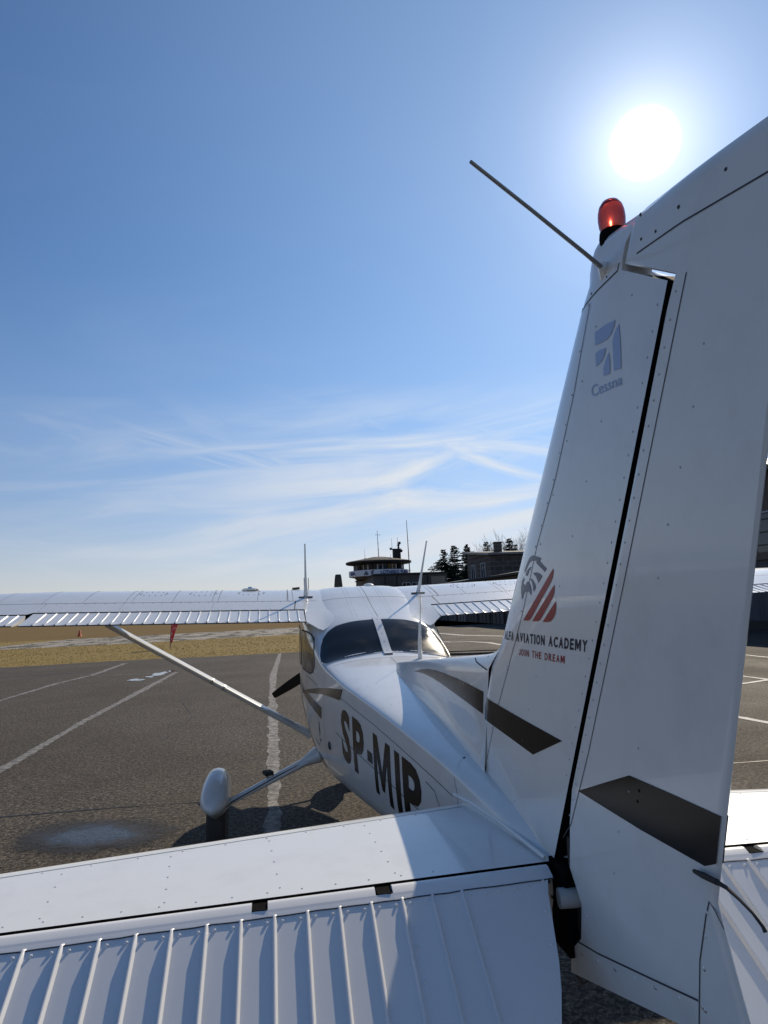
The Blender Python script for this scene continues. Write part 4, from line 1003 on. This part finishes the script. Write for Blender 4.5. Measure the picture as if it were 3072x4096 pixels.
# ---------------- buildings ----------------
CONC = mat('dark_render', (.115,.098,.085), .9, noise=(1.6, (.06,.052,.047), .42, .72, (1,1,.35)))
CONC2 = mat('pale_render', (.30,.25,.18), .9, noise=(2., (.22,.19,.15), .4, .7))
ROOF = mat('bitumen_roof', (.10,.095,.09), .8, noise=(2., (.06,.06,.06), .4, .7))
TIN = mat('weathered_tin', (.22,.23,.24), .45, metal=.5, noise=(3., (.12,.12,.12), .4, .7))
WGLASS = mat('window_glass', (.015,.018,.022), .05, spec=.8)
WFRAME = mat('window_frame_paint', (.42,.43,.44), .6)
FASCIA = mat('dark_fascia', (.022,.020,.019), .8)
BAND = mat('pale_banner', (.74,.76,.80), .5, noise=(4., (.64,.66,.70), .4, .7))
BLUE = mat('blue_lettering', (.01,.03,.20), .5)
STEEL = mat('dark_steel', (.04,.04,.045), .55, metal=.3)
def brick_mat():
    m, nt, b, tc = nodes_mat('weathered_brickwork')
    sep = nt.nodes.new('ShaderNodeSeparateXYZ'); nt.links.new(tc.outputs['Object'], sep.inputs[0]); ad = nt.nodes.new('ShaderNodeMath'); ad.operation = 'ADD'; nt.links.new(sep.outputs[0], ad.inputs[0]); nt.links.new(sep.outputs[1], ad.inputs[1])
    co = nt.nodes.new('ShaderNodeCombineXYZ'); nt.links.new(ad.outputs[0], co.inputs[0]); nt.links.new(sep.outputs[2], co.inputs[1])
    br = nt.nodes.new('ShaderNodeTexBrick'); nt.links.new(co.outputs[0], br.inputs['Vector']); br.inputs['Scale'].default_value = 1.; br.inputs['Brick Width'].default_value = .85; br.inputs['Row Height'].default_value = .42; br.inputs['Mortar Size'].default_value = .03
    br.inputs['Color1'].default_value = (.085,.065,.055,1); br.inputs['Color2'].default_value = (.125,.10,.085,1); br.inputs['Mortar'].default_value = (.20,.18,.16,1)
    f = n_noise(nt, tc, 2.2, 7, .7); nt.links.new(n_mix(nt, n_range(nt, f, .4, .7, 0., .6), br.outputs[0], (.045,.038,.034)), b.inputs['Base Color']); b.inputs['Roughness'].default_value = .92; n_bump(nt, b, br.outputs['Fac'], -.5, .02)
    return m
BRICK = brick_mat()
def part(name, parent, fn, smooth=30.):
    m_ = MB(); fn(m_); return m_.build(name, parent, smooth)
def window_on(parent, c, w, h, nrm, name='window', panes=1):
    # recessed frame with glass; nrm is '-x' or '-y'
    m_ = MB(); x, y, z = c
    def bx(du, dz, su, sz, dep, off, m):
        if nrm == '-y': m_.box((x+du, y-off, z+dz), (su, dep, sz), m)
        else: m_.box((x-off, y+du, z+dz), (dep, su, sz), m)
    t = .07
    bx(-w/2, 0, t, h+t, .10, .03, WFRAME); bx(w/2, 0, t, h+t, .10, .03, WFRAME); bx(0, h/2, w-t, t, .10, .03, WFRAME); bx(0, -h/2, w-t, t, .12, .04, WFRAME)
    for k in range(1, panes): bx(-w/2+w*k/panes, 0, .05, h-t, .08, .03, WFRAME)
    f = m_.build(name, parent, 30.); m_ = MB(); bx(0, 0, w-t, h-t, .03, .015, WGLASS); m_.build('pane', f, 0); return f

# control tower with its octagonal cab on a low terminal block
tw = thing('control_tower', (12.9,78.4,0), 'dark airport tower with wide flat roof, round window cab and blue letters on pale band', 'control tower')
def blk(m_):
    m_.box((15.35,79.6,2.72), (9.,18.,5.45), CONC)
    m_.box((15.35,79.6,5.52), (9.3,18.3,.14), FASCIA); m_.box((15.35,79.6,5.65), (8.7,17.7,.12), ROOF)
    for x in (12.2,13.6,17.4): m_.box((x, 70.56, 2.7), (.12,.07,5.3), FASCIA)
part('terminal_block', tw, blk)
part('side_panel', tw, lambda m_: m_.box((18.7,70.55,4.6), (1.7,.10,1.1), CONC2))
for x in (14.75,15.95): window_on(tw, (x,70.58,4.15), .95, .7, '-y', panes=2)
for y in (73.,76.,79.): window_on(tw, (10.83,y,4.2), 1.5, .8, '-x', panes=3)

TC = Vector((12.85,79.4,0))
def ring(r, z, n=16, ph=.2): return [(TC.x+r*math.cos(2*math.pi*k/n+ph), TC.y+r*math.sin(2*math.pi*k/n+ph), z) for k in range(n)]
def shaft(m_):
    i_ = m_.grid([ring(3.0,5.3), ring(3.35,5.72), ring(3.35,6.4)], CONC, closed=True)
part('tower_shaft', tw, shaft)
def cabw(m_):
    i_ = m_.grid([ring(3.22,6.2), ring(3.32,7.45)], WGLASS, closed=True); m_.face(i_[0], FASCIA); m_.face(i_[1], FASCIA)
cab = part('cab_glazing', tw, cabw, 20.)
def posts(m_):
    for k in range(32):
        t = 2*math.pi*k/32+.2; m_.box((TC.x+3.30*math.cos(t), TC.y+3.30*math.sin(t), 6.85), (.12,.09 if k % 2 else .16,1.3), WFRAME if k % 3 else FASCIA, t)
    m_.grid([ring(3.36,6.38,32), ring(3.36,6.62,32)], FASCIA, closed=True); m_.grid([ring(3.40,7.22,32), ring(3.40,7.5,32)], FASCIA, closed=True)
part('mullions', cab, posts)
def bandf(m_):
    m_.grid([ring(3.55,5.66,48), ring(3.98,5.74,48), ring(4.0,6.48,48), ring(3.92,6.50,48), ring(3.9,6.1,48), ring(3.3,6.08,48)], BAND, closed=True)
band_ = part('banner', tw, bandf, 30.)
def bmap(u, z):   # u metres round the band, zero facing the apron
    t = -math.pi/2-.135+u/4.02; return Vector((TC.x+4.02*math.cos(t), TC.y+4.02*math.sin(t), z)), Vector((math.cos(t), math.sin(t), 0))
for tx, a, b in (('LOTNISKO',.15,2.75),('TURBIA',3.0,5.1),('BIA',-4.75,-3.55)):
    m_ = MB(); decal(m_, [], bmap, BLUE, .015, .3, text_tris(tx, [(a,5.90),(b,5.90),(b,6.36),(a,6.36)], .03)); m_.build('lettering', band_, 0)
for L in ([(-2.1,5.85),(-1.5,5.85),(-1.45,6.0),(-1.75,6.4),(-2.0,6.1)],[(-1.0,5.85),(-.8,5.85),(-.7,6.45),(-.95,6.4),(-1.1,6.2)]):
    m_ = MB(); decal(m_, [L], bmap, GREY, .015, .3); m_.build('emblem', band_, 0)
def rooff(m_):
    i_ = m_.grid([ring(3.3,7.30,32), ring(4.25,7.38,32), ring(4.38,7.46,32), ring(4.38,7.66,32), ring(4.2,7.74,32), ring(2.2,8.08,32), ring(.9,8.32,32), ring(.02,8.36,32)], FASCIA, closed=True)
roof_ = part('roof', tw, rooff, 20.)
part('stack', roof_, lambda m_: (m_.box((15.35,79.4,8.55), (.95,.95,1.5), FASCIA), m_.box((15.35,79.4,9.32), (1.1,1.1,.08), FASCIA)))
def dish(p, r):
    m_ = MB(); m_.lathe([(r*.3,.0),(r,.10),(r,.14),(r*.2,.05)], p, STEEL, 14, Vector((-.2,-1,.05))); m_.build('dish_antenna', roof_)
for p, r in (((15.75,79.2,10.1),.2),((15.6,79.2,9.8),.17),((15.6,79.2,9.5),.15),((14.55,79.2,9.35),.17),((15.95,79.2,9.05),.2)): dish(p, r)
def mast(name, x, y, z0, z1, r, extra=()):
    m_ = MB(); m_.tube([(x,y,z0),(x-.02*(z1-z0),y,z1)], [r,r*.45], STEEL, 7)
    for z, w in extra: m_.box((x,y,z), (w,.04,.04), STEEL)
    m_.build(name, tw)
mast('mast',12.9,79.4,8.3,11.9,.055,((11.3,.75),(9.3,.2),(10.1,.16)))
mast('mast',16.55,77.,5.6,12.9,.075,((6.3,.4),(8.2,.12),(10.2,.1)))
mast('mast',15.55,79.3,9.3,10.9,.04,((9.8,.5),(10.1,.3))); mast('mast',14.75,79.3,9.3,10.8,.03); mast('mast',10.9,78.2,8.0,9.3,.025,((8.1,.3),)); mast('mast',14.4,78.6,7.9,8.6,.03)

# long low garage block with a tin roof and panel doors, brick house rising behind it
ga = thing('garage_block', (21.,58.,0), 'long low dark garage block with grey tin roof and row of large doors', 'garage')
def gw(m_):
    m_.box((21.2,58.,1.95), (7.,44.,3.9), CONC)
part('wall', ga, gw)
for i, y in enumerate((38.5,42.2,45.9,49.6,53.3,57.,60.7,64.4,68.1,71.8,75.5)):
    part('garage_door', ga, lambda m_: (m_.box((17.66,y,1.55), (.10,3.2,3.1), TIN if i in (5,6,7,8) else STEEL), [m_.box((17.60,y+d,1.55), (.05,.05,3.0), FASCIA) for d in (-1.5,-.5,.5,1.5)]))
def gr(m_):
    m_.poly([(17.2,35.7,4.0),(17.2,80.3,4.0),(24.9,80.3,5.0),(24.9,35.7,5.0)], TIN); m_.poly([(17.2,35.7,3.82),(24.9,35.7,3.82),(24.9,80.3,3.82),(17.2,80.3,3.82)], FASCIA)
    m_.poly([(17.2,35.7,3.82),(17.2,80.3,3.82),(17.2,80.3,4.0),(17.2,35.7,4.0)], FASCIA); m_.poly([(17.2,35.7,3.82),(17.2,35.7,4.0),(24.9,35.7,5.0),(24.9,35.7,3.82)], FASCIA)
    for k in range(30): m_.box((21.05,36.6+1.5*k,4.52), (.3,.06,.05), TIN)
part('roof', ga, gr)
bh = thing('brick_house', (22.4,53.6,0), 'dark brick house with tall narrow windows, chimney and flat overhanging roof', 'house')
def bw(m_):
    P = [(18.6,49.9),(26.,49.9),(26.,57.4),(18.6,57.4)]; Z = [6.05,6.05,6.75,6.75]
    for k in range(4):
        a, b = k, (k+1) % 4; m_.poly([(*P[a],0),(*P[b],0),(*P[b],Z[b]),(*P[a],Z[a])], BRICK)
part('wall', bh, bw, 0)
def br_(m_):
    lo = [(18.25,49.5,6.06),(26.35,49.5,6.06),(26.35,57.8,6.80),(18.25,57.8,6.80)]; hi = [(x,y,z+.2) for x,y,z in lo]
    m_.poly(lo[::-1], FASCIA); m_.poly(hi, ROOF)
    for k in range(4): m_.poly([lo[k], lo[(k+1)%4], hi[(k+1)%4], hi[k]], TIN)
rf = part('roof', bh, br_, 0)
part('chimney', rf, lambda m_: (m_.box((19.9,51.5,6.75), (.62,.62,1.1), BRICK), m_.box((19.9,51.5,7.33), (.74,.74,.09), FASCIA)))
for y in (52.1,55.3): window_on(bh, (18.58,y,4.65), 1.25, 1.6, '-x', panes=2)
window_on(bh, (23.,49.88,4.6), 1.3, 1.5, '-y', panes=2)

# large hangar at the right
RIB = mat('corrugated_cladding', (.055,.065,.085), .55, metal=.25, noise=(1.5, (.035,.04,.05), .4, .7, (1,1,.2)))
BRN = mat('brown_panel', (.11,.085,.065), .7, noise=(2., (.07,.055,.045), .4, .7))
hg = thing('hangar', (31.,19.,0), 'large dark corrugated hangar with window band at the right edge of the apron', 'hangar')
def hw_(m_):
    x0, y0, y1 = 22., 2., 35.5
    def ribs(z0, z1, m):
        rows = [[], []]; y = y0; k = 0
        while y <= y1+.01:
            x = x0+(.035 if k % 2 else 0.); rows[0].append((x,y,z0)); rows[1].append((x,y,z1)); y += .14; k += 1
        m_.grid(rows, m)
    ribs(0.45, 3.3, RIB); ribs(5.5, 7.4, BRN)
    m_.box((21.95,18.75,.22), (.2,33.5,.44), FASCIA); m_.box((21.96,18.75,3.48), (.22,33.5,.36), BRN)
    m_.box((22.25,18.75,4.6), (.3,33.5,1.9), STEEL)
    m_.box((31.5,18.75,3.6), (18.4,33.3,7.2), CONC)
part('wall', hg, hw_, 0)
def hwin(m_):
    m_.box((22.06,18.75,4.58), (.06,33.3,1.84), mat('hangar_glass', (.05,.07,.09), .12, spec=.6))
    for k in range(23): m_.box((22.0,2.2+1.5*k,4.58), (.08,.07,1.84), STEEL)
    for z in (4.0,4.6,5.2): m_.box((22.01,18.75,z), (.05,33.3,.05), STEEL)
    m_.box((21.97,18.75,5.52), (.12,33.5,.08), WFRAME)
part('window', hg, hwin, 0)
def hroof(m_):
    rows = []
    for k in range(17):
        u = k/16; rows.append([(21.5+20.*u, 1.5, 7.45+2.4*math.sin(math.pi*u)), (21.5+20.*u, 36., 7.45+2.4*math.sin(math.pi*u))])
    m_.grid(rows, TIN); m_.box((21.5,18.75,7.44), (.22,34.6,.24), BRN)
    for y in (1.6,35.9):
        pts = [(21.6+19.8*k/16, y, 7.4+2.4*math.sin(math.pi*k/16)) for k in range(17)]; m_.poly(pts+[(41.4,y,7.),(21.6,y,7.)], BRN)
part('roof', hg, hroof, 20.)

# ---------------- trees ----------------
BARK = mat('bark', (.055,.042,.033), .9); NEEDLE = mat('spruce_needles', (.018,.030,.016), .85, noise=(.8, (.038,.052,.026), .45, .7)); TWIG = mat('bare_twigs', (.10,.075,.058), .9)
def conifer(x, y, h, w, sd, label):
    r = random.Random(sd); t = thing('conifer_tree', (x,y,0), label, 'tree', 'dark conifers behind the garage block')
    part('trunk', t, lambda m_: m_.tube([(x,y,0),(x+.05,y,h*.5),(x,y,h*.98)], [.2,.12,.02], BARK, 8))
    m_ = MB(); z = h*.10
    while z < h*.985:
        u = z/h; L0 = 1.25*w*(1-u)**.8*(.85+.3*math.sin(z*2.1+sd))+.10; n = 7 if u < .8 else 5
        for k in range(n):
            a = r.uniform(0, 6.283); L1 = L0*r.uniform(.45,1.3); drop = -.30*L1*(1-u*.9)+.12*L1*u
            d = Vector((math.cos(a), math.sin(a), 0)); p = Vector((x,y,z)); side = Vector((-d.y, d.x, 0))
            m_.tube([p, p+d*L1*.5+Vector((0,0,drop*.35)), p+d*L1+Vector((0,0,drop))], [.03,.02,.006], BARK, 4)
            nn = max(3, int(L1/.14))
            for j in range(nn):
                v = (j+.6)/nn; q = p+d*L1*v+Vector((0,0,drop*v*v)); ww = .34*(1.1-v*.6)*(.5+.5*min(1, L1))
                for sgn in (-1, 1, 0):
                    tip = q+side*sgn*ww*r.uniform(.6,1.2)+d*ww*.7*r.uniform(.5,1.1)+Vector((0,0,r.uniform(-.22,.08)*(1 if sgn else 1.2)))
                    wd = (d*.07+Vector((0,0,.06)))*r.uniform(.6,1.3)
                    m_.poly([q-wd, q+wd, tip], NEEDLE)
        z += h*.022*r.uniform(.7,1.3)
    m_.build('crown', t, 0, False)
conifer(20.9,76.,9.0,3.1,1,'spruce at the left end of the conifer clump behind the terminal')
conifer(22.9,78.,9.6,3.3,2,'broad dark spruce, second from the left in the conifer clump')
conifer(23.9,75.,8.7,3.0,9,'low broad spruce filling the middle of the conifer clump')
conifer(25.0,79.,9.8,3.3,3,'dark spruce third from the left, half behind the brick house')
conifer(28.2,80.,10.3,3.0,5,'tall spruce whose top stands just above the roof of the brick house')
conifer(32.2,82.,10.9,3.6,6,'spruce in front of the bare tree beside the chimney')
bt = thing('bare_tree', (36.,95.,0), 'tall leafless tree with fine upswept twigs rising behind the chimney', 'tree')
mt, mc = MB(), MB()
def limb(m_, p, d, L, r0, depth, r):
    q = p; pts = [p]; rad = [r0]; dd = d.copy(); n = 3
    for k in range(n):
        dd = (dd+Vector((r.uniform(-.16,.16), r.uniform(-.16,.16), r.uniform(-.02,.14)))).normalized(); q = q+dd*L/n; pts.append(q); rad.append(r0*(1-.5*(k+1)/n))
    m_.tube(pts, rad, BARK if depth < 2 else TWIG, 6 if depth < 2 else 3, cap=False)
    if depth >= 5: return
    for k in range(4 if depth < 3 else 3):
        i = r.randint(1, n); a = r.uniform(0, 6.283); sp = r.uniform(.35,.75); o_ = dd.orthogonal().normalized(); o2 = dd.cross(o_)
        nd = (dd+(o_*math.cos(a)+o2*math.sin(a))*sp+Vector((0,0,.18))).normalized()
        limb(mc, pts[i], nd, L*r.uniform(.58,.80), max(.014, rad[i]*.62), depth+1, r)
R_ = random.Random(21)
mt.tube([(36,95,0),(36.05,95,3.),(36,95,6.2)], [.34,.28,.22], BARK, 10)
for k in range(6):
    a = k*1.05+.3; limb(mc, Vector((36,95,5.6+.1*k)), Vector((math.cos(a)*.75, math.sin(a)*.75, .85)).normalized(), 3.3, .12, 1, R_)
mt.build('trunk', bt, 60.); mc.build('crown', bt, 0, False)

# ---------------- flag and marker cone in the field ----------------
FLAGR = mat('red_flag_cloth', (.72,.06,.06), .75, noise=(4., (.85,.60,.58), .52, .60, (1,1,2.2)))
fl = thing('feather_flag', (-6.6,30.7,0), 'red and white feather flag on short pole in the grass beyond the apron', 'flag')
part('pole', fl, lambda m_: m_.tube([(-6.6,30.7,-.02),(-6.58,30.7,.7),(-6.5,30.7,1.6),(-6.3,30.72,2.5),(-6.0,30.75,2.75)], [.018,.015,.012,.009,.006], STEEL, 8), 60.)
def cloth(m_):
    rows = []
    for k in range(26):
        u = k/25; z = .42+2.3*u; lx = -6.60+.10*u+.35*u**3; wd = .06+.42*min(1, u*1.5)*(1-max(0, u-.85)*3)
        rows.append([(lx+wd*v, 30.7+.05*math.sin(6*u*3+v*5)*v, z-.22*v+.04*math.sin(9*u+4*v)) for v in [i/6 for i in range(7)]])
    m_.grid(rows, FLAGR)
part('cloth', fl, cloth, 60.)
CONE = mat('orange_cone', (.60,.10,.03), .6); 
cn = thing('marker_cone', (-20.65,65.1,0), 'small orange marker cone standing on the far grass', 'cone')
part('body', cn, lambda m_: m_.lathe([(.22,.03),(.20,.05),(.10,.42),(.05,.66),(.02,.68)], (-20.65,65.1,0), CONE, 14), 60.)
part('base', cn, lambda m_: m_.box((-20.65,65.1,.015), (.55,.55,.03), CONE))
